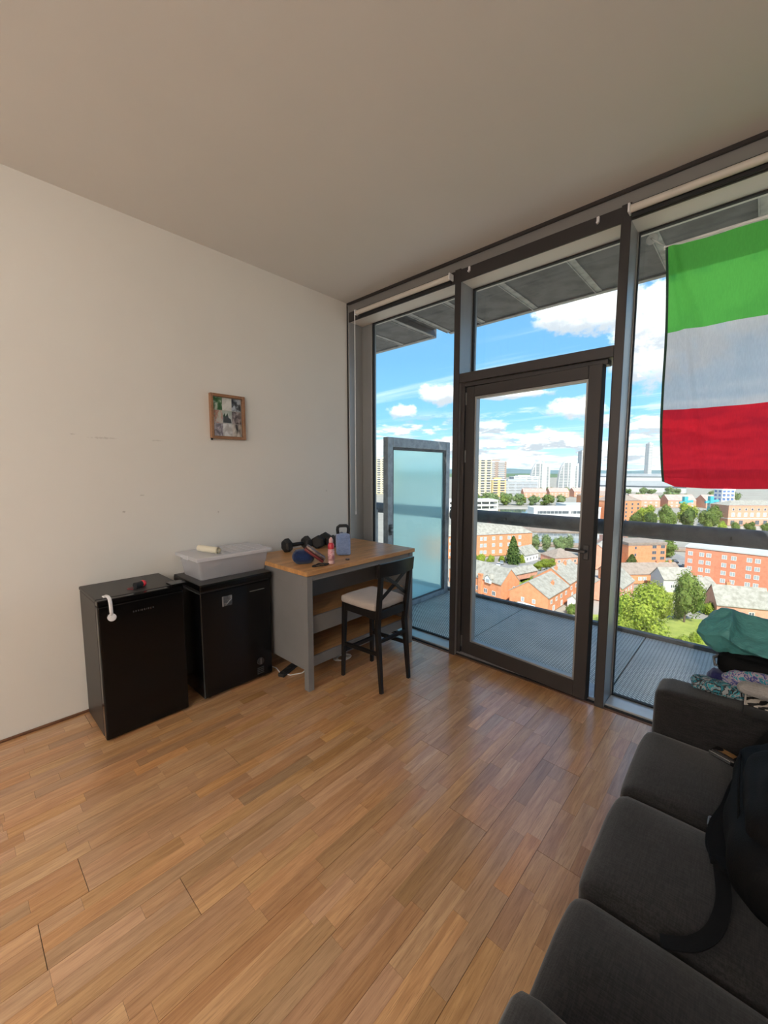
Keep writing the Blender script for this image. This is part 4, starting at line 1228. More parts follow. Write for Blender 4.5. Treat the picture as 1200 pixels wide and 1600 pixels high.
# privacy screen between the two balconies
sc_ = thing('privacy_screen', 'tall galvanised frame with turquoise frosted glass dividing the balcony', 'screen', (0, 0, 0))
A, B, ZT = .345, 1.545, 1.975
for lo, hi in (((.185, A, -.004), (.255, A + .085, ZT)), ((.185, B - .085, -.004), (.255, B, ZT)), ((.185, A + .085, ZT - .105), (.255, B - .085, ZT)), ((.185, A + .085, -.004), (.255, B - .085, .055))):
    mb = MB(); mb.box(lo, hi, .004); part('frame_bar', mb, galv, sc_)
mb = MB()
for lo, hi in (((.215, A + .085, .055), (.245, A + .105, ZT - .105)), ((.215, B - .115, .055), (.245, B - .085, ZT - .105)), ((.215, A + .105, ZT - .135), (.245, B - .115, ZT - .105)), ((.215, A + .105, .055), (.245, B - .115, .070))): mb.box(lo, hi)
part('glazing_channel', mb, galv_dark, sc_)
mb = MB(); mb.box((.218, A + .100, .062), (.230, B - .110, ZT - .130)); part('frosted_pane', mb, frost, sc_)
mb = MB(); mb.cyl((.255, A + .04, .962), (.275, A + .04, .962), .030, n=20); mb.box((.255, A + .015, .90), (.262, A + .065, 1.02), .002); part('clamp_plate', mb, galv_dark, sc_, 40)
mb = MB(); mb.cyl((.275, A + .04, .962), (.288, A + .04, .962), .016, n=16); part('bolt', mb, galv, sc_, 40)
# underside of the balcony above
sf = sroot('balcony_soffit')
mb = MB()
for a, b in ((-2.4, .085), (.300, 4.98)):
    mb = MB(); mb.box((a, GY + .06, 3.30), (b, 1.450, 3.42)); part('soffit_plate', mb, soffit_m, sf)
for x in (-2.2, -1.65, -1.04, -.43, .19 - .125, .315, .78, 1.38, 1.985, 2.55, 3.125, 3.74, 4.3):
    mb = MB(); mb.box((x - .030, GY + .06, 3.292), (x + .030, 1.392, 3.30), .001); mb.box((x - .030, GY + .06, 3.284), (x - .022, 1.392, 3.293)); part('soffit_rib', mb, soffit_rib, sf)
mb = MB(); mb.box((-2.4, 1.395, 3.285), (.085, 1.452, 3.302), .002); mb.box((.300, 1.395, 3.285), (4.98, 1.452, 3.302), .002); part('edge_beam', mb, soffit_rib, sf, kind='stuff')
mb = MB(); mb.box((.085, GY + .06, 3.36), (.30, 1.36, 3.42)); part('joint_plate', mb, soffit_m, sf)

# ================================================================== the town below (metres from the ground point under the camera, worked out from image coordinates; ground 40 m down)
GZ = -40.0
TOWN_X, TOWN_Y, TOWN_TURN = 3.220, -2.935, 0.74444     # camera position and yaw copied; town coordinates unprojected from image pixels
RH = Vector((math.cos(TOWN_TURN), math.sin(TOWN_TURN), 0)); FH = Vector((-math.sin(TOWN_TURN), math.cos(TOWN_TURN), 0))
def S(x, d, z=0.): return Vector((TOWN_X, TOWN_Y, GZ + z)) + RH * x + FH * d

def brick(name, c, c2):
    return M(name, c, .85, 0, .2, var=(.9, c2, .8))
brick_o = brick('orange brick', (.74, .32, .165), (.64, .25, .12))
brick_r = brick('red brick', (.70, .27, .165), (.60, .22, .13))
brick_p = brick('pale red brick', (.72, .36, .25), (.62, .29, .19))
slate = M('grey slate roof', (.42, .395, .34), .75, 0, .3, var=(.8, (.27, .25, .205), .9))
slate2 = M('brown tile roof', (.36, .29, .24), .8, 0, .2, var=(.8, (.26, .21, .17), .9))
pinkroof = M('pink tile roof', (.55, .38, .34), .8, 0, .2, var=(.3, (.45, .30, .26), .8))
cream_w = M('cream render', (.72, .60, .38), .8, var=(.2, (.62, .52, .34), .6))
white_w = M('white render', (.78, .77, .75), .7)
grey_w = M('grey cladding', (.42, .45, .48), .6, var=(.1, (.34, .37, .40), .6))
paleg = M('pale concrete', (.56, .56, .55), .7, var=(.1, (.46, .47, .47), .6))
brown_w = M('brown cladding', (.36, .27, .22), .7)
win_white = M('white window frame', (.80, .79, .76), .5)
win_dark = M('dark window pane', (.10, .12, .14), .12, 0, .7)
win_pale = M('pale window pane', (.42, .45, .47), .15, 0, .7)
asphalt = M('asphalt', (.30, .29, .285), .9, var=(.25, (.22, .215, .21), .8))
paving = M('pale paving', (.50, .44, .38), .9, var=(.2, (.40, .35, .30), .8))
grass = M('grass', (.33, .37, .075), .95, var=(.35, (.22, .28, .05), .9), bump=(2.5, .8))
earth = M('mixed ground', (.37, .345, .29), .95, var=(.06, (.30, .27, .23), .9))
bank_m = M('brown quay wall', (.36, .27, .21), .9, var=(.3, (.22, .17, .13), .9))
water_m = M('canal water', (.10, .13, .14), .08, 0, .6, bump=(.6, .15))

# ground and hills
mb = MB()
NG = 48
ring = [(8500 * math.cos(2 * math.pi * k / NG), 8500 * math.sin(2 * math.pi * k / NG), GZ - .3) for k in range(NG)]
mb._add(ring, [tuple(range(NG))])
struct('ground', mb, earth)
hill_m = M('haze-blue far hills', (.165, .245, .265), .95, var=(.0025, (.12, .20, .20), .9))  # distance haze is painted into this blue-green
for i, (d, h0, sd) in enumerate(((2600, 12, 1.), (4200, 40, 5.), (6500, 75, 9.))):
    mb = MB()
    def hf(u, v):
        a = (u - .5) * R(130)
        dd = d * (1 + .25 * v); x = math.sin(a) * dd; y = math.cos(a) * dd
        n = .55 + .45 * mnoise.noise(Vector((u * 9 + sd, sd, 0))) + .25 * mnoise.noise(Vector((u * 40, sd, 2)))
        p = S(x, y); p.z = GZ + 0 + (h0 * n + 10) * math.sin(min(1, v * 1.6) * math.pi / 2) * (1 if v > 0 else 0)
        return p
    mb.grid(hf, 160, 6); struct('hills' if i == 0 else 'hills.%03d' % i, mb, hill_m if i else M('near wooded belt', (.13, .20, .10), .95, var=(.01, (.09, .14, .08), .9)), True)

def area(name, pts, m, z=.0, h=.12):
    mb_ = MB(); mb_.prism([S(x, d, z) for x, d in pts], (0, 0, h)); o_ = part(name, mb_, m); o_['kind'] = 'structure'; return o_
area('canal_water', [(20, 386), (250, 386), (250, 432), (20, 440)], water_m, -.2, .1)
area('dock_water', [(84, 236), (150, 216), (170, 255), (104, 272)], water_m, -.2, .1)
area('quay_walk', [(60, 438), (260, 432), (260, 452), (60, 458)], paving)
area('quay_walk', [(70, 356), (240, 340), (250, 384), (60, 384)], grass)
area('quay_walk', [(70, 276), (180, 262), (190, 285), (70, 300)], bank_m, 0, .6)
area('quay_walk', [(82, 222), (160, 205), (162, 211), (84, 230)], bank_m, 0, 1.2)
area('plaza', [(178, 235), (330, 235), (330, 300), (200, 300), (178, 262)], paving)
area('plaza', [(184, 240), (330, 236), (330, 252), (184, 256)], asphalt, .1)
area('road', [(38, 166), (66, 158), (80, 168), (75, 192), (38, 190)], asphalt)
area('road', [(116, 160), (140, 160), (146, 200), (118, 200)], asphalt)
area('road', [(56, 140), (70, 158), (64, 162), (50, 150)], asphalt)
area('lawn', [(44, 133), (60, 133), (66, 158), (52, 164)], grass)
area('lawn', [(28, 60), (135, 60), (135, 104), (60, 114), (28, 100)], grass)
area('lawn', [(96, 112), (128, 112), (122, 138), (92, 138)], grass)

WMESH = {}
def window_mesh(w, h, bars, mats):
    k = (w, h, bars, mats[0].name, mats[1].name)
    if k not in WMESH:
        m_ = MB(); f_ = .11
        m_.box((-w / 2 + .02, -.02, .02), (w / 2 - .02, .06, h - .02), mi=1)
        for lo, hi in (((-w / 2, -.07, 0), (-w / 2 + f_, .05, h)), ((w / 2 - f_, -.07, 0), (w / 2, .05, h)), ((-w / 2 + f_, -.07, 0), (w / 2 - f_, .05, f_)), ((-w / 2 + f_, -.07, h - f_), (w / 2 - f_, .05, h))): m_.box(lo, hi)
        for b_ in range(bars):
            x_ = -w / 2 + w * (b_ + 1) / (bars + 1); m_.box((x_ - .05, -.06, f_), (x_ + .05, .05, h - f_))
        me = m_.mesh('window')
        for q_ in mats: me.materials.append(q_)
        WMESH[k] = me
    return WMESH[k]

def building(name, label, cat, x, d, ang, L, W, eave, roof='gable', rise=3., wall=brick_o, rf=slate, wins=(), chim=(), group=None, over=.3, parapet=None):
    """box house; local x along L, y along W (y = 0 faces the viewer at ang 0)"""
    p = S(x, d)
    o = thing(name, label, cat, p, TOWN_TURN + R(ang), group)
    m_ = MB()
    if roof == 'gable':
        m_.prism([(0, 0, 0), (0, W, 0), (0, W, eave), (0, W / 2, eave + rise), (0, 0, eave)], (L, 0, 0))
    else:
        m_.box((0, 0, 0), (L, W, eave))
    part('wall', m_, wall, o)
    t_ = .22
    if roof == 'gable':
        for s0 in (0, 1):
            ya, yb = (-over, W / 2) if s0 == 0 else (W + over, W / 2)
            za = eave - over * rise / (W / 2)
            m_ = MB(); m_.prism([(-over * .6, ya, za), (-over * .6, yb, eave + rise), (-over * .6, yb, eave + rise + t_), (-over * .6, ya, za + t_)], (L + over * 1.2, 0, 0)); part('roof_slope', m_, rf, o)
    elif roof == 'hip':
        m_ = MB(); k = min(W / 2, L / 2 - .5)
        v_ = [(-over, -over, eave), (L + over, -over, eave), (L + over, W + over, eave), (-over, W + over, eave), (k, W / 2, eave + rise), (L - k, W / 2, eave + rise)]
        m_._add(v_, [(0, 1, 5, 4), (1, 2, 5), (2, 3, 4, 5), (3, 0, 4), (3, 2, 1, 0)]); part('roof', m_, rf, o)
    else:
        m_ = MB(); m_.box((-.25, -.25, eave), (L + .25, W + .25, eave + rise)); part('roof', m_, rf, o)
    if parapet:
        m_ = MB(); m_.box((-.15, -.15, parapet[0]), (L + .15, W + .15, parapet[1])); part('band', m_, parapet[2], o)
    for side, us, zs, w, h, bars, mats in wins:
        me = window_mesh(w, h, bars, mats)
        for u in us:
            for z in zs:
                q = D.objects.new('window', me); COL.objects.link(q); q.parent = o
                if side == 'f': q.location = (u, 0, z)
                elif side == 'b': q.location = (u, W, z); q.rotation_euler = (0, 0, math.pi)
                elif side == 'r': q.location = (L, u, z); q.rotation_euler = (0, 0, math.pi / 2)
                else: q.location = (0, u, z); q.rotation_euler = (0, 0, -math.pi / 2)
    for cx_, cy_, h_ in chim:
        m_ = MB(); zt_ = eave + rise + h_
        m_.box((cx_ - .45, cy_ - .35, eave), (cx_ + .45, cy_ + .35, zt_)); m_.box((cx_ - .52, cy_ - .42, zt_), (cx_ + .52, cy_ + .42, zt_ + .2)); c_ = part('chimney', m_, brick_o, o)
        m_ = MB(); m_.cyl((cx_ - .2, cy_, zt_ + .2), (cx_ - .2, cy_, zt_ + .7), .14, n=8); m_.cyl((cx_ + .2, cy_, zt_ + .2), (cx_ + .2, cy_, zt_ + .7), .14, n=8); part('chimney_pots', m_, brick_r, c_, kind='stuff')
    return o
fr = lambda a, b, n: [a + (b - a) * i / max(1, n - 1) for i in range(n)]
WW = (win_white, win_pale); WD = (win_white, win_dark); DD = (M('grey frame', (.25, .25, .26), .5), win_dark)

# -- nearest houses, seen through the door
h1 = building('house', 'orange brick house with a white dormer and grey roof, lower left in door pane', 'house', 44.6, 130.8, 180 - 60, 26, 8.2, 5.4, 'gable', 4.3, brick_o, slate,
              [('b', fr(3.2, 22, 6), [.8], 1.5, 1.5, 1, WD), ('b', fr(9, 22, 4), [3.4], 1.4, 1.3, 1, WD), ('l', [2.6], [3.4], .8, .5, 0, WD)])
m_ = MB(); m_.prism([(4.2, 8.8, 4.6), (6.8, 8.8, 4.6), (6.8, 8.8, 6.2), (5.5, 8.8, 7.3), (4.2, 8.8, 6.2)], (0, -2.6, 0)); dm_ = part('dormer', m_, win_white, h1, label='white fronted dormer window')
m_ = MB(); m_.box((4.7, 8.8, 4.9), (6.3, 8.86, 5.9)); part('dormer_pane', m_, win_pale, dm_)
for s0 in (-1, 1):
    m_ = MB(); m_.prism([(5.5, 9.0, 7.35), (5.5 + s0 * 1.6, 9.0, 6.0), (5.5 + s0 * 1.6, 9.0, 6.15), (5.5, 9.0, 7.5)], (0, -3.2, 0)); part('dormer_roof', m_, slate, dm_)
m_ = MB(); m_.box((8.3, 8.2, 0), (9.9, 8.9, 6.6)); m_.box((8.2, 8.1, 6.6), (10, 9.0, 6.9)); part('chimney_breast', m_, brick_o, h1)
h2 = building('house', 'orange brick house whose plain gable faces the balcony, bottom of the door pane', 'house', 47.3, 113.8, 47, 17, 11.8, 5.0, 'gable', 3.7, brick_o, slate,
              [('l', [4.2, 7.6], [2.4], 1.0, 1.3, 0, WW), ('l', [2.6, 9.4], [.4], .9, 1.0, 0, WD), ('f', fr(2.5, 14.5, 4), [2.7], 1.4, 1.2, 1, WD), ('f', [4.5, 11], [.2], 1.6, 1.6, 1, WW)], [(9.5, 2.4, -1.4)])
h3 = building('house', 'orange brick house with a stepped grey roof and chimneys, behind the plain gabled house', 'house', 59.2, 126.6, 47, 17, 11.8, 5.6, 'gable', 4.2, brick_o, slate,
              [('f', fr(2, 15, 4), [3.2], 1.3, 1.2, 1, WD), ('f', [3, 8, 13], [.6], 1.4, 1.6, 1, WW), ('l', [3], [3.2], .8, 1., 0, WD)], [(1.2, 4.8, .2), (10, 5, .4)])
building('garden_house', 'white conservatory block against the nearest brick gable, at the balcony kerb', 'house', 39.2, 110.6, 40, 5.5, 5, 2.5, 'hip', 1.2, white_w, white_w, [('f', [1.2, 2.8, 4.4], [.4], 1.2, 1.6, 1, WD)])
building('shed', 'small white garden shed beside the plain gabled house, right edge of the door pane', 'shed', 58.6, 119.4, 47, 3.6, 3, 2.3, 'gable', 1.2, white_w, slate, [('f', [1.2, 2.5], [.6], .8, 1.2, 0, WD)])
building('house', 'long orange brick house seen in the slit beside the ajar door', 'house', 73.5, 122.5, 45, 14, 8, 5.2, 'gable', 3.5, brick_p, slate, [('f', [2, 5, 8, 11], [2.8], 1.1, 1.1, 1, WD), ('f', [2, 8], [.4], 1.2, 1.6, 1, WD)])
building('garage_row', 'low grey roofed garage row between the orange gable house and the parked cars', 'garage', 49.5, 150, 32, 13, 6, 2.4, 'gable', 1.7, brick_p, slate)
building('house', 'small grey roofed house with a white front, right of the conifer', 'house', 63.5, 180, 38, 11, 8, 3.4, 'gable', 3.2, white_w, slate, [('f', [2, 4.5, 7, 9.5], [.8], 1.2, 1.4, 1, WD)])
building('pavilion', 'low grey hip-roofed pavilion in front of the dock trees', 'house', 75.5, 176, 12, 12, 11, 3.0, 'hip', 3.4, brick_p, slate2, [('f', fr(2, 10, 4), [.8], 1.3, 1.3, 1, WD)])
building('shed', 'grey-blue flat shed beside the dock water', 'shed', 96, 190, 5, 7, 6, 6.2, 'flat', .3, grey_w, slate, [('f', [2, 5], [1, 3.4], 1.4, 1.5, 1, DD)])

# -- three-storey brick apartments behind the conifer
building('apartment_block', 'three-storey orange brick apartment block behind the tall conifer, left in the door pane', 'building', 22, 187, 15, 54, 13, 10.6, 'hip', 4.6, brick_o, slate,
         [('f', [10, 12, 16.5, 20.5, 26, 28, 32.5, 36.5, 41, 43.4, 47], [1.2, 4.5, 7.8], 1.55, 1.75, 1, WW), ('r', [4.5, 9], [1.2, 4.5, 7.8], 1.0, 1.5, 0, WW)])
# -- long brick block seen in the right pane
building('apartment_block', 'long red brick block with white windows and pale flat roof, right pane below the rail', 'building', 115.8, 153.6, -47, 44, 13, 12.3, 'flat', .5, brick_r, paleg,
         [('f', [1.6, 5.0, 7.1, 11.6, 14.2, 18.4, 20.6, 25.2, 27.4, 31.6, 34.4, 38.6], [.7, 3.6, 6.5, 9.4], 1.45, 1.55, 1, WW)])
m_ = MB()
building('apartment_block', 'four-storey brown-orange flats with stacked balconies, under the rail beside the right mullion', 'building', 104.5, 171, 4, 17, 12, 10.2, 'flat', .7, brick_o, slate2,
         [('f', [3.2], [2, 5, 8], .9, 1.2, 0, DD), ('f', [11.6, 15.4], [.8, 3.3, 5.8, 8.3], 1.9, 1.35, 1, DD)], parapet=(9.6, 10.2, slate2))
building('terrace', 'red brick terrace with tall narrow windows against the right mullion, under the rail', 'house', 93, 166, 52, 16, 8, 7.6, 'gable', 3.0, brick_p, slate, [('f', fr(1.5, 14.5, 6), [.8, 4.2], .9, 2.2, 0, WW)])
building('house', 'long low house with a weathered grey roof above the big trees in the right pane', 'house', 84, 146, 3, 27, 9, 3.6, 'gable', 3.1, brick_o, slate2, [('f', [10.5, 12.2], [1.2], 1.4, 1.3, 1, WW)], [(20, 4.5, .6), (25, 4.5, .5)])
building('house', 'little white gabled house between the dark green tree and the long brick block', 'house', 99.4, 125.6, 2, 7.2, 8, 4.0, 'gable', 2.8, white_w, slate, [('f', [2, 5], [1.6], 1.3, 1.2, 1, WD)])
building('house', 'grey roofed house with a round dormer left of the white gabled house', 'house', 95.5, 135.6, -4, 10, 7.5, 4.6, 'gable', 3.2, paleg, slate, [('f', [3, 7], [1.6], 1.2, 1.2, 1, WD)])
building('house', 'wide grey slate roofs with an orange hip, behind the teal jacket at the right edge', 'house', 95.0, 112.5, -20, 12.5, 9, 3.6, 'gable', 4.6, brick_p, slate, [('f', [3, 8, 13], [.8], 1.3, 1.4, 1, WD)], [(4, 5, .8)])
building('house', 'orange roofed house cut by the right edge of the picture, above the teal jacket', 'house', 111.5, 107.5, -8, 14, 9, 4.6, 'hip', 3.6, brick_p, M('orange tile roof', (.62, .25, .12), .8, var=(.8, (.5, .19, .09), .8)))

# -- beyond the rail
building('apartment_block', 'five-storey orange quayside block with small dark windows, beside the tree cluster above the rail', 'building', 176, 318, 12, 31, 16, 17.6, 'hip', 4.6, brick_o, slate2,
         [('f', fr(6, 28, 5), [1.2, 4.4, 7.6, 10.8, 14], 1.7, 1.7, 0, DD), ('r', [5, 11], [1.2, 4.4, 7.6, 10.8, 14], 1.6, 1.7, 0, DD)])
building('apartment_block', 'orange brick quayside block behind the white boathouse, right edge of the door pane', 'building', 226, 458, 0, 40, 18, 13, 'hip', 5.0, brick_o, slate2,
         [('f', fr(5, 42, 8), [1.4, 5, 9], 2.2, 1.9, 0, DD)])
building('office_block', 'pinkish red brick office with a white string course behind the plaza trees, far right pane', 'building', 261, 306, -1, 50, 18, 15.2, 'hip', 3.4, brick_p, slate,
         [('f', fr(3.5, 46, 10), [6.6], 2.4, 3.2, 1, WW), ('f', fr(3.5, 46, 10), [11.3], 1.6, 1.8, 0, WD), ('f', [3.5, 9.8, 22, 28, 34, 40, 46], [.6], 3.0, 3.2, 1, DD)], parapet=(4.9, 5.5, white_w))
o = building('boathouse', 'long low white building with dark ribbon windows, above the rail in the door pane', 'building', 118, 318, 0, 52.5, 14, 12.2, 'flat', .5, white_w, white_w, ())
m_ = MB(); m_.box((3, -.06, 7.6), (27.5, .3, 9.8)); m_.box((29.5, -.06, 7.6), (51, .3, 9.8)); m_.box((38, -.08, 3.2), (48, .3, 7.0)); part('ribbon_window', m_, win_dark, o, kind='stuff')
m_ = MB()
for k in range(7): m_.box((4 + k * 3, -.12, 7.6), (4.2 + k * 3, .3, 9.8)); m_.box((30.5 + k * 3.1, -.12, 7.6), (30.8 + k * 3.1, .3, 9.8))
part('window_bars', m_, win_white, o, kind='stuff')
building('warehouse', 'pale flat-roofed shed behind the long white building', 'building', 180, 400, 0, 60, 24, 7.6, 'flat', .5, white_w, paleg)
o = thing('car_park', 'white open-sided car park with three decks, left edge of the door pane', 'building', S(52, 370), TOWN_TURN + R(8))
for k in range(4):
    m_ = MB(); m_.box((0, 0, k * 4.2), (55, 22, k * 4.2 + 1.7)); part('deck', m_, white_w, o)
m_ = MB()
for k in range(8):
    m_.box((.3 + k * 7.7, .3, 0), (.9 + k * 7.7, .9, 13))
m_.box((1, 8, 0), (54, 21, 12.5), mi=1); part('columns', m_, [white_w, DD[0]], o, kind='stuff')

# -- far towers
def slab_tower(label, x, d, ang, L, W, hgt, wallm, floors, cols, band=win_white, dark=win_dark, name='tower_block'):
    o_ = thing(name, label, 'tower', S(x, d), TOWN_TURN + R(ang))
    m_ = MB(); m_.box((0, 0, 0), (L, W, hgt)); part('wall', m_, wallm, o_)
    m_ = MB(); fh_ = hgt / floors
    for k in range(floors):
        z = k * fh_ + fh_ * .35
        for c_ in range(cols):
            a_ = L * (c_ + .2) / cols; b_ = L * (c_ + .8) / cols
            m_.box((a_, -.25, z), (b_, .2, z + fh_ * .5))
        for c_ in range(max(1, int(cols * W / L))):
            a_ = W * (c_ + .25) / max(1, int(cols * W / L)); b_ = a_ + W * .5 / max(1, int(cols * W / L))
            m_.box((L - .2, a_, z), (L + .25, b_, z + fh_ * .5)); m_.box((-.25, a_, z), (.2, b_, z + fh_ * .5))
    part('windows', m_, dark, o_, kind='stuff')
    m_ = MB()
    for k in range(1, floors):
        for c_ in range(cols):
            a_ = L * (c_ + .12) / cols; b_ = L * (c_ + .88) / cols
            m_.box((a_, -1.1, k * fh_ - .2), (b_, 0, k * fh_ + .9 * .35))
    part('balconies', m_, band, o_, kind='stuff')
    m_ = MB(); m_.box((L * .2, W * .2, hgt), (L * .7, W * .8, hgt + 3.2)); part('roof_plant', m_, wallm, o_)
    m_ = MB(); m_.box((-.4, -.4, hgt - .6), (L + .4, W + .4, hgt + .5)); part('roof_edge', m_, band, o_)
    return o_
slab_tower('tall cream apartment tower with stacked balconies, left edge of the door pane', 118, 616, 6, 46, 20, 58, cream_w, 15, 5)
slab_tower('brown and white tower just right of the tall cream tower', 176, 700, 0, 34, 20, 57, brown_w, 16, 2, white_w, grey_w)
slab_tower('cream apartment block seen left of the frosted screen', -40, 715, 4, 62, 20, 62, cream_w, 16, 7)
slab_tower('pale orange block at the foot of the brown tower', 170, 640, 0, 22, 16, 27, M('orange render', (.72, .48, .22), .8), 7, 2)
slab_tower('low grey glass office right of the cream tower', 190, 660, -4, 58, 26, 24, grey_w, 5, 5, paleg, win_pale, 'office_block')
slab_tower('pale office with a pinkish stair tower in the far middle distance', 236, 740, 3, 46, 24, 30, paleg, 8, 4, white_w, grey_w, 'office_block')
slab_tower('slim pale tower beside the flag edge, tallest on the skyline', 640, 990, 10, 10, 12, 106, paleg, 28, 2, white_w, grey_w)
slab_tower('slim white tower seen at the edge of the ajar door', 437, 905, 0, 17, 18, 84, paleg, 22, 2, white_w, win_pale)
slab_tower('low grey office between the two curved towers', 345, 960, 0, 40, 20, 26, grey_w, 6, 4, paleg, win_dark, 'office_block')

def sail_tower(label, x, d, k=1.0):
    o_ = thing('curved_tower', label, 'tower', S(x, d), TOWN_TURN + R(4), 'curved towers on the skyline')
    prof = [(0, 0), (.5, 18), (2.2, 33), (6, 47), (11, 56), (17, 61.5)]
    W = 42 * k
    for j, (y0, dx, hs) in enumerate(((0, 0, 1.), (7, 5, .985), (14, 9, .95))):
        pts = [(a * k + dx, y0, b * k * hs) for a, b in prof] + [(22 * k + dx * .3, y0, 61.5 * k * hs), (27 * k, y0, 57 * k), (W, y0, 54 * k), (W, y0, 0)]
        m_ = MB(); m_.prism(pts, (0, 7, 0)); part('tower_slice', m_, paleg if j != 1 else white_w, o_)
    def xl(z):
        for (a0, b0), (a1, b1) in zip(prof, prof[1:]):
            if b0 <= z <= b1: return a0 + (a1 - a0) * (z - b0) / (b1 - b0)
        return 17
    m_ = MB()
    for f_ in range(17):
        z = 2 + f_ * 3.2
        x0 = xl(z + 1.8)
        for a, b in ((.8, 9.5), (12, 19), (21.5, 25)):
            aa = max(a, x0 + 1.2)
            if b > aa + 1: m_.box((aa * k, -.5, z * k), (b * k, .3, (z + 1.9) * k))
        if z < 50: m_.box((35 * k, -.5, z * k), (39 * k, .3, (z + 1.9) * k))
    part('windows', m_, M('tower glass', (.24, .27, .29), .2), o_, kind='stuff')
    for xx, hh in ((10.6, 55), (20, 63), (27.5, 60), (34, 57), (41, 55)):
        m_ = MB(); m_.box(((xx - .7) * k, -1.6, 0), ((xx + .7) * k, .2, hh * k)); part('fin', m_, white_w, o_)
sail_tower('left of the two curved white towers on the skyline through the door', 308, 858, 1.0)
sail_tower('right of the two curved white towers on the skyline through the door', 367, 858, 1.03)
o = thing('stadium_stand', 'long grey banded building on the skyline beneath the flag corner', 'building', S(430, 830), TOWN_TURN + R(-38))
for k, (z0, z1, mm) in enumerate(((0, 9, paleg), (9, 12, win_dark), (12, 19, grey_w), (19, 21.5, win_pale), (21.5, 28, paleg), (28, 30, win_dark), (30, 35, grey_w))):
    m_ = MB(); m_.box((0, k * 1.2, z0), (150, 40, z1)); part('tier', m_, mm, o)
for i, (x, d, L, w) in enumerate(((214, 622, 34, 'left'), (258, 632, 30, 'second from the left'), (300, 640, 34, 'third from the left'), (345, 652, 36, 'right'))):
    building('house_row', 'pink tiled house row below the curved towers, ' + w, 'house', x, d, -6 + i * 4, L, 18, 8, 'gable', 6, brick_p, pinkroof, [('f', fr(4, L - 4, 5), [1.2, 4.6], 2., 1.6, 0, WW)])
for i, (x, d, L, w) in enumerate(((262, 402, 30, 'left'), (300, 396, 30, 'middle'), (338, 390, 34, 'right'))):
    building('house_row', 'pink roofed row just under the red stripe of the flag, ' + w, 'house', x + 20, d + 60, -10 + i * 6, L, 16, 8, 'gable', 6, brick_p, pinkroof, [('f', fr(4, L - 4, 5), [1.2, 4.6], 2., 1.6, 0, WW)])
slab_tower('small white and blue tower just under the red stripe of the flag', 325, 390, 0, 12, 10, 23, white_w, 6, 3, white_w, M('blue glass', (.12, .22, .48), .2), 'office_block')
teal_steel = M('turquoise steel', (.06, .42, .47), .5)
for x, d, w in ((272, 366, 'left'), (300, 372, 'right')):
    o = thing('dock_crane', 'turquoise dockside crane among the far trees, ' + w + ' of the two', 'crane', S(x, d), TOWN_TURN)
    m_ = MB(); m_.bar((0, 0, 0), (0, 0, 18), 3.2, 3.2); part('mast', m_, teal_steel, o)
    m_ = MB(); m_.bar((-5, 0, 12.5), (7, 0, 14), 1.6, 2.0); part('jib', m_, teal_steel, o)
    m_ = MB(); m_.box((-1.6, -1.6, 8.5), (1.6, 1.6, 11.5)); part('cabin', m_, white_w, o)

# -- cars
def car(label, x, d, ang, paint_):
    o_ = thing('car', label, 'car', S(x, d, .12), TOWN_TURN + R(ang), 'cars parked below')
    m_ = MB(); m_.prism([(-2.1, -.85, .35), (2.1, -.85, .35), (2.15, -.85, .75), (1.2, -.85, .95), (-1.5, -.85, .98), (-2.1, -.85, .85)], (0, 1.7, 0)); part('car_body', m_, paint_, o_)
    m_ = MB(); m_.prism([(-1.45, -.75, .95), (1.0, -.75, .92), (.45, -.7, 1.42), (-.95, -.7, 1.45)], (0, 1.45, 0)); cab = part('cabin_glass', m_, win_dark, o_)
    m_ = MB(); m_.box((-.9, -.68, 1.42), (.42, .70, 1.48)); part('car_roof', m_, paint_, o_)
    for a in (-1.3, 1.3):
        for b in (-.87, .67):
            m_ = MB(); m_.cyl((a, b, .32), (a, b + .2, .32), .32, n=10); part('wheel', m_, rubber, o_)
cp_ = {k: M(k + ' car paint', c, .25, .2, .6, coat=.5) for k, c in dict(white=(.75, .75, .76), black=(.03, .03, .035), silver=(.42, .43, .45), blue=(.10, .20, .42), red=(.45, .05, .04)).items()}
for k, x, d, a, w in [('black', 57.5, 178.5, 20, 'furthest left beyond the grey-roofed brick house'), ('silver', 52.5, 178, 70, 'beside the brick apartment hedge'), ('white', 50.2, 174.5, 70, 'nearest the white kerb left in the door pane'), ('black', 61.5, 164.5, 40, 'by the garage row'), ('silver', 65.5, 166.5, 35, 'next to the black one by the garage row'),
                     ('blue', 61.5, 152.5, 15, 'by the yellow lawn'), ('black', 126, 170, 80, 'first row of the car park beside the long brick block'), ('silver', 129, 171, 80, 'in the middle of the car park beside the long brick block'), ('white', 127, 179, 80, 'second row of the car park beside the long brick block'), ('black', 131, 180, 80, 'far corner of the car park beside the long brick block'), ('white', 121.5, 163.5, 10, 'nearest in the car park beside the long brick block')]:
    car(k + ' car parked below, ' + w, x, d, a, cp_[k])

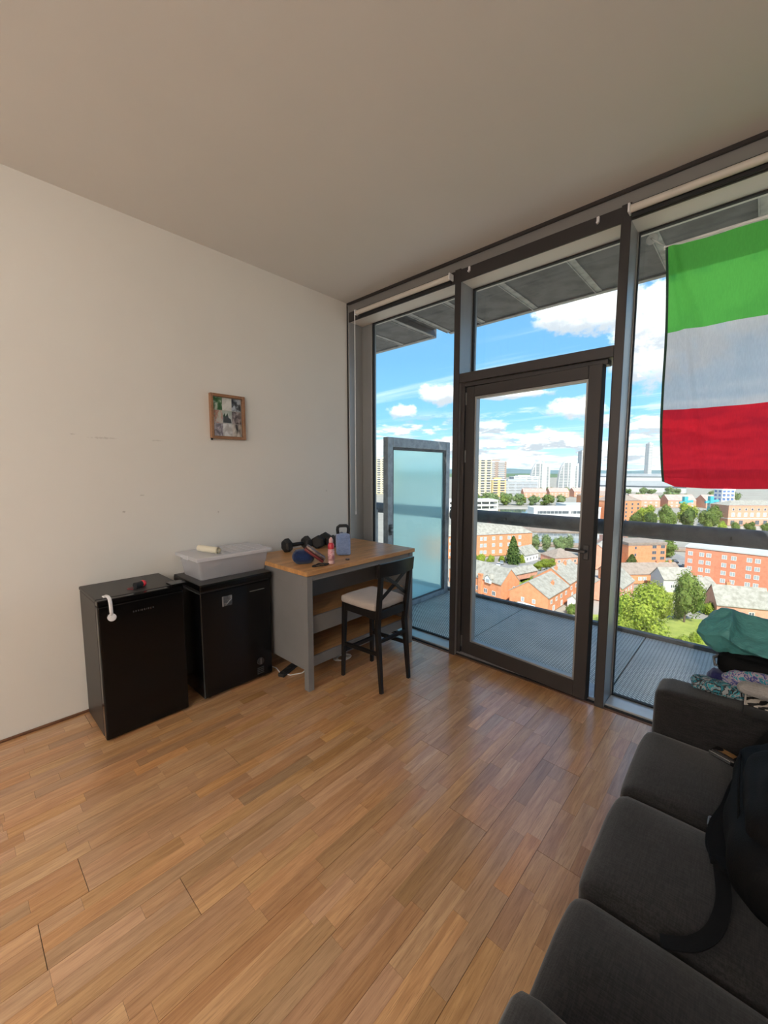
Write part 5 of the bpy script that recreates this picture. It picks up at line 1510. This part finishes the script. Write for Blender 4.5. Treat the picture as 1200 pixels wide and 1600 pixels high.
# -- trees
def leaf_mat(name, a, b):
    m = D.materials.new(name); m.use_nodes = True; t_ = NT(m.node_tree); t_.n.clear()
    g_ = t_.node('ShaderNodeNewGeometry'); oi = t_.node('ShaderNodeObjectInfo')
    c = t_.mix(g_.outputs['Random Per Island'], a, b)
    hs = t_.node('ShaderNodeHueSaturation'); t_.l.new(c, hs.inputs['Color']); t_.l.new(t_.math('ADD', .82, t_.math('MULTIPLY', oi.outputs['Random'], .36)), hs.inputs['Value'])
    d_ = t_.node('ShaderNodeBsdfDiffuse'); l_ = t_.node('ShaderNodeBsdfTranslucent'); t_.l.new(hs.outputs[0], d_.inputs[0]); t_.l.new(hs.outputs[0], l_.inputs[0])
    mx = t_.node('ShaderNodeMixShader'); mx.inputs[0].default_value = .35; t_.l.new(d_.outputs[0], mx.inputs[1]); t_.l.new(l_.outputs[0], mx.inputs[2])
    o_ = t_.node('ShaderNodeOutputMaterial'); t_.l.new(mx.outputs[0], o_.inputs[0]); return m
leaf_y = leaf_mat('yellow green leaves', (.40, .46, .07), (.22, .30, .05))
leaf_g = leaf_mat('mid green leaves', (.26, .34, .085), (.12, .19, .05))
leaf_d = leaf_mat('dark green leaves', (.17, .24, .07), (.06, .105, .035))
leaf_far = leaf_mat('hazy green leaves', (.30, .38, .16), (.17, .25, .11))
bark = M('bark', (.12, .085, .06), .9)
def crown_mesh(seed, n, leaf, squat=1., cone=False):
    r_ = random.Random(seed); m_ = MB()
    blobs = []
    if cone:
        for k in range(9):
            f_ = k / 9; blobs.append((Vector((0, 0, .12 + .95 * f_)), .40 * (1 - f_) + .05))
    else:
        for k in range(11):
            a = r_.uniform(0, 6.28); q = r_.uniform(.15, .62); z = r_.uniform(.05, 1.25)
            blobs.append((Vector((q * math.cos(a), q * math.sin(a), z * squat)), r_.uniform(.34, .52)))
        blobs.append((Vector((0, 0, .7 * squat)), .62))
    for c_, rr in blobs:
        t_ = bmesh.new(); bmesh.ops.create_icosphere(t_, subdivisions=1, radius=rr * .80); t_.verts.index_update()
        m_._add([c_ + v.co for v in t_.verts], [[v.index for v in f_.verts] for f_ in t_.faces]); t_.free()
    for k in range(n):
        c_, rr = blobs[r_.randrange(len(blobs))]
        v = Vector((r_.gauss(0, 1), r_.gauss(0, 1), r_.gauss(.15, 1))).normalized()
        p = c_ + v * rr * r_.uniform(.78, 1.06)
        nn = (v + Vector((r_.gauss(0, .5), r_.gauss(0, .5), r_.gauss(.3, .5)))).normalized()
        a = nn.cross(Vector((r_.gauss(0, 1), r_.gauss(0, 1), r_.gauss(0, 1)))).normalized() * leaf * r_.uniform(.6, 1.3); b = nn.cross(a).normalized() * leaf * r_.uniform(.5, 1.1)
        m_._add([p - a, p - b * .8, p + a, p + b * .8], [(0, 1, 2, 3)])
    return m_.mesh('crown', fix=False)
CR = {'big': [crown_mesh(1, 5200, .042), crown_mesh(2, 5200, .040, 1.15)], 'mid': [crown_mesh(3, 1500, .075), crown_mesh(4, 1500, .075, .9)], 'far': [crown_mesh(5, 420, .13), crown_mesh(6, 420, .13, .85)], 'bush': [crown_mesh(7, 900, .085, .55), crown_mesh(8, 900, .085, .6)], 'cone': [crown_mesh(9, 1900, .05, 1, True)]}
CRM = {}
def tree(label, kind, x, d, r, h, leaf, group=None, name='tree', k=0):
    o_ = thing(name, label, 'bush' if name == 'bush' else 'tree', S(x, d), (k * 2.39) % 6.28, group)
    base = CR[kind][k % len(CR[kind])]
    key = (base.name, leaf.name)
    if key not in CRM:
        me = base.copy(); me.materials.append(leaf); CRM[key] = me
    c_ = D.objects.new('crown', CRM[key]); COL.objects.link(c_); c_.parent = o_
    tr = (.06 if kind == 'big' else .15) * h if kind != 'bush' else 0.
    if kind == 'cone': tr = .06 * h
    c_.location = (0, 0, tr); c_.scale = (r / (1.0 if kind != 'cone' else .45), r / (1.0 if kind != 'cone' else .45), (h - tr) / (1.72 if kind in ('big', 'mid', 'far') else 1.12))
    m_ = MB(); m_.cyl((0, 0, -.3), (0, 0, h * .45), max(.12, r * .05), max(.06, r * .03), n=8); part('trunk' if name != 'bush' else 'stem', m_, bark, o_)
    return o_
ORD = ['first', 'second', 'third', 'fourth', 'fifth', 'sixth', 'seventh', 'eighth', 'ninth', 'tenth', 'eleventh', 'twelfth', 'thirteenth', 'fourteenth', 'fifteenth', 'sixteenth', 'seventeenth', 'eighteenth']
tree('large yellow-green tree, biggest in the right pane beside the mullion', 'big', 62.5, 97, 7.4, 15.2, leaf_y)
tree('yellow-green tree behind and right of the biggest tree in the right pane', 'big', 71.5, 105, 5.6, 13.2, leaf_y, k=1)
tree('darker green round tree right of the yellow-green pair, before the white gabled house', 'big', 82.5, 108, 5.2, 15.6, leaf_g, k=1)
tree('pale yellow-green tree low at the foot of the biggest tree, by the right mullion', 'big', 54, 90, 5.0, 8.5, leaf_y, k=1)
for i, (x, d, r, h) in enumerate([(59, 87.5, 2.2, 2.2), (63.5, 89, 2.2, 2.4), (68, 92, 2.3, 3.0), (72, 94, 1.9, 2.3), (76, 95.5, 2.1, 2.6), (80, 97.5, 2.2, 2.2), (84.5, 98.5, 2.4, 3.2), (88.5, 102, 2.4, 3.4), (92, 107, 2.6, 4.0)]):
    tree(ORD[i] + ' yellow-green shrub from the left along the foot of the big trees', 'bush', x, d, r, h, leaf_y, 'shrubs at the foot of the big trees', 'bush', i)
for i, (x, d, r, h, w) in enumerate([(104, 121, 2.6, 3.0, 'right of the little white gabled house'), (109, 124, 2.4, 2.6, 'in the garden before the long brick block'), (115, 129, 2.6, 4.4, 'dark, at the foot of the long brick block'), (95, 115, 2.6, 3.4, 'below the little white gabled house')]):
    tree('garden shrub ' + w, 'bush', x, d, r, h, leaf_d if i == 2 else leaf_y, None, 'bush', i)
tree('tall dark conifer in front of the three-storey orange apartments', 'cone', 57.5, 178, 3.6, 13.2, leaf_d)
tree('small dark conifer before the brown-orange flats, by the right mullion', 'cone', 102.5, 165, 3.2, 7.5, leaf_d)
for i, (x, d) in enumerate([(77.5, 205), (82, 202), (87.5, 200), (92, 201)]):
    tree(ORD[i] + ' loose green tree from the left along the dock edge, in the door pane', 'mid', x, d, 3.4, 9.6 + (i % 2), leaf_far, 'trees along the dock edge', k=i)
for i, (x, d, r, h) in enumerate([(64.5, 166, 2.6, 4.2), (68, 168, 2.8, 5.0), (71.5, 171, 2.6, 4.4)]):
    tree(ORD[i] + ' green garden tree from the left behind the garage row', 'mid', x, d, r, h, leaf_y, 'garden trees behind the garages', k=i)
for i, (x, d, r, h) in enumerate([(45, 184, 2.5, 4.0), (49, 182.5, 2.2, 3.4), (53.5, 181.5, 2.2, 3.6), (62, 180.5, 2.4, 4.0), (41, 185, 2.5, 4.2)]):
    tree(ORD[(i + 1) % 5] + ' low green bush from the left along the front of the orange apartments', 'bush', x, d, r, h, leaf_y, 'bushes before the apartments', 'bush', i)
for i, (x, d, r, h) in enumerate([(52.5, 143, 3.2, 2.6), (56, 147, 3.2, 2.8), (60, 152, 3.0, 2.4)]):
    tree(ORD[i] + ' bright yellow hedge bush from the front on the lawn between the brick houses', 'bush', x, d, r, h, leaf_y, 'hedge on the lawn', 'bush', i)
tree('pale shrub at the foot of the blank brick gable, above the balcony kerb', 'bush', 39.8, 118.6, 2.2, 2.8, leaf_far, None, 'bush')
tree('shrub in the yard right of the plain gabled house', 'bush', 55.5, 115.5, 2.4, 3.2, leaf_g, None, 'bush')
tree('tree beyond the pavilion at the right edge of the door pane', 'mid', 90, 174, 3.6, 7.0, leaf_g)
tree('green tree between the flats and the long brick block, just below the rail', 'mid', 136.5, 192, 5.5, 9.5, leaf_g)
tree('smaller green tree left of the one just below the rail', 'mid', 129.5, 193, 4.6, 8.6, leaf_y)
tree('yellow bush at the corner of the brown-orange flats by the car park', 'bush', 121.5, 169.5, 3.0, 4.2, leaf_y, None, 'bush')
for i, (x, d, r, h) in enumerate([(183, 292, 5.9, 12.5), (187, 282, 6.1, 14.5), (194, 297, 6.9, 17.5), (198, 281, 6.1, 14.5), (207, 297, 7.1, 18), (211, 281, 6.9, 18.), (221, 295, 7.3, 19.5), (224, 279, 6.5, 16)]):
    tree(ORD[i] + ' tree from the left in the dense green cluster above the rail', 'mid', x, d, r, h, [leaf_g, leaf_d, leaf_y, leaf_g][i % 4], 'tree cluster above the rail', k=i)
for i, (x, d, r, h) in enumerate([(246, 300, 6.5, 17), (254, 310, 6., 15)]):
    tree(['left', 'right'][i] + ' tree of the pair against the pinkish red office', 'mid', x, d, r, h, leaf_g, 'pair of trees by the office', k=i)
for i, (x, d) in enumerate([(222, 264), (230, 263), (238.5, 262), (246, 259)]):
    tree(ORD[i] + ' round plaza tree from the left, before the pinkish red office', 'mid', x, d, 3.6, 9.2, leaf_g if i else leaf_y, 'round trees on the plaza', k=i)
for i in range(13):
    x = 112 + i * 8.2
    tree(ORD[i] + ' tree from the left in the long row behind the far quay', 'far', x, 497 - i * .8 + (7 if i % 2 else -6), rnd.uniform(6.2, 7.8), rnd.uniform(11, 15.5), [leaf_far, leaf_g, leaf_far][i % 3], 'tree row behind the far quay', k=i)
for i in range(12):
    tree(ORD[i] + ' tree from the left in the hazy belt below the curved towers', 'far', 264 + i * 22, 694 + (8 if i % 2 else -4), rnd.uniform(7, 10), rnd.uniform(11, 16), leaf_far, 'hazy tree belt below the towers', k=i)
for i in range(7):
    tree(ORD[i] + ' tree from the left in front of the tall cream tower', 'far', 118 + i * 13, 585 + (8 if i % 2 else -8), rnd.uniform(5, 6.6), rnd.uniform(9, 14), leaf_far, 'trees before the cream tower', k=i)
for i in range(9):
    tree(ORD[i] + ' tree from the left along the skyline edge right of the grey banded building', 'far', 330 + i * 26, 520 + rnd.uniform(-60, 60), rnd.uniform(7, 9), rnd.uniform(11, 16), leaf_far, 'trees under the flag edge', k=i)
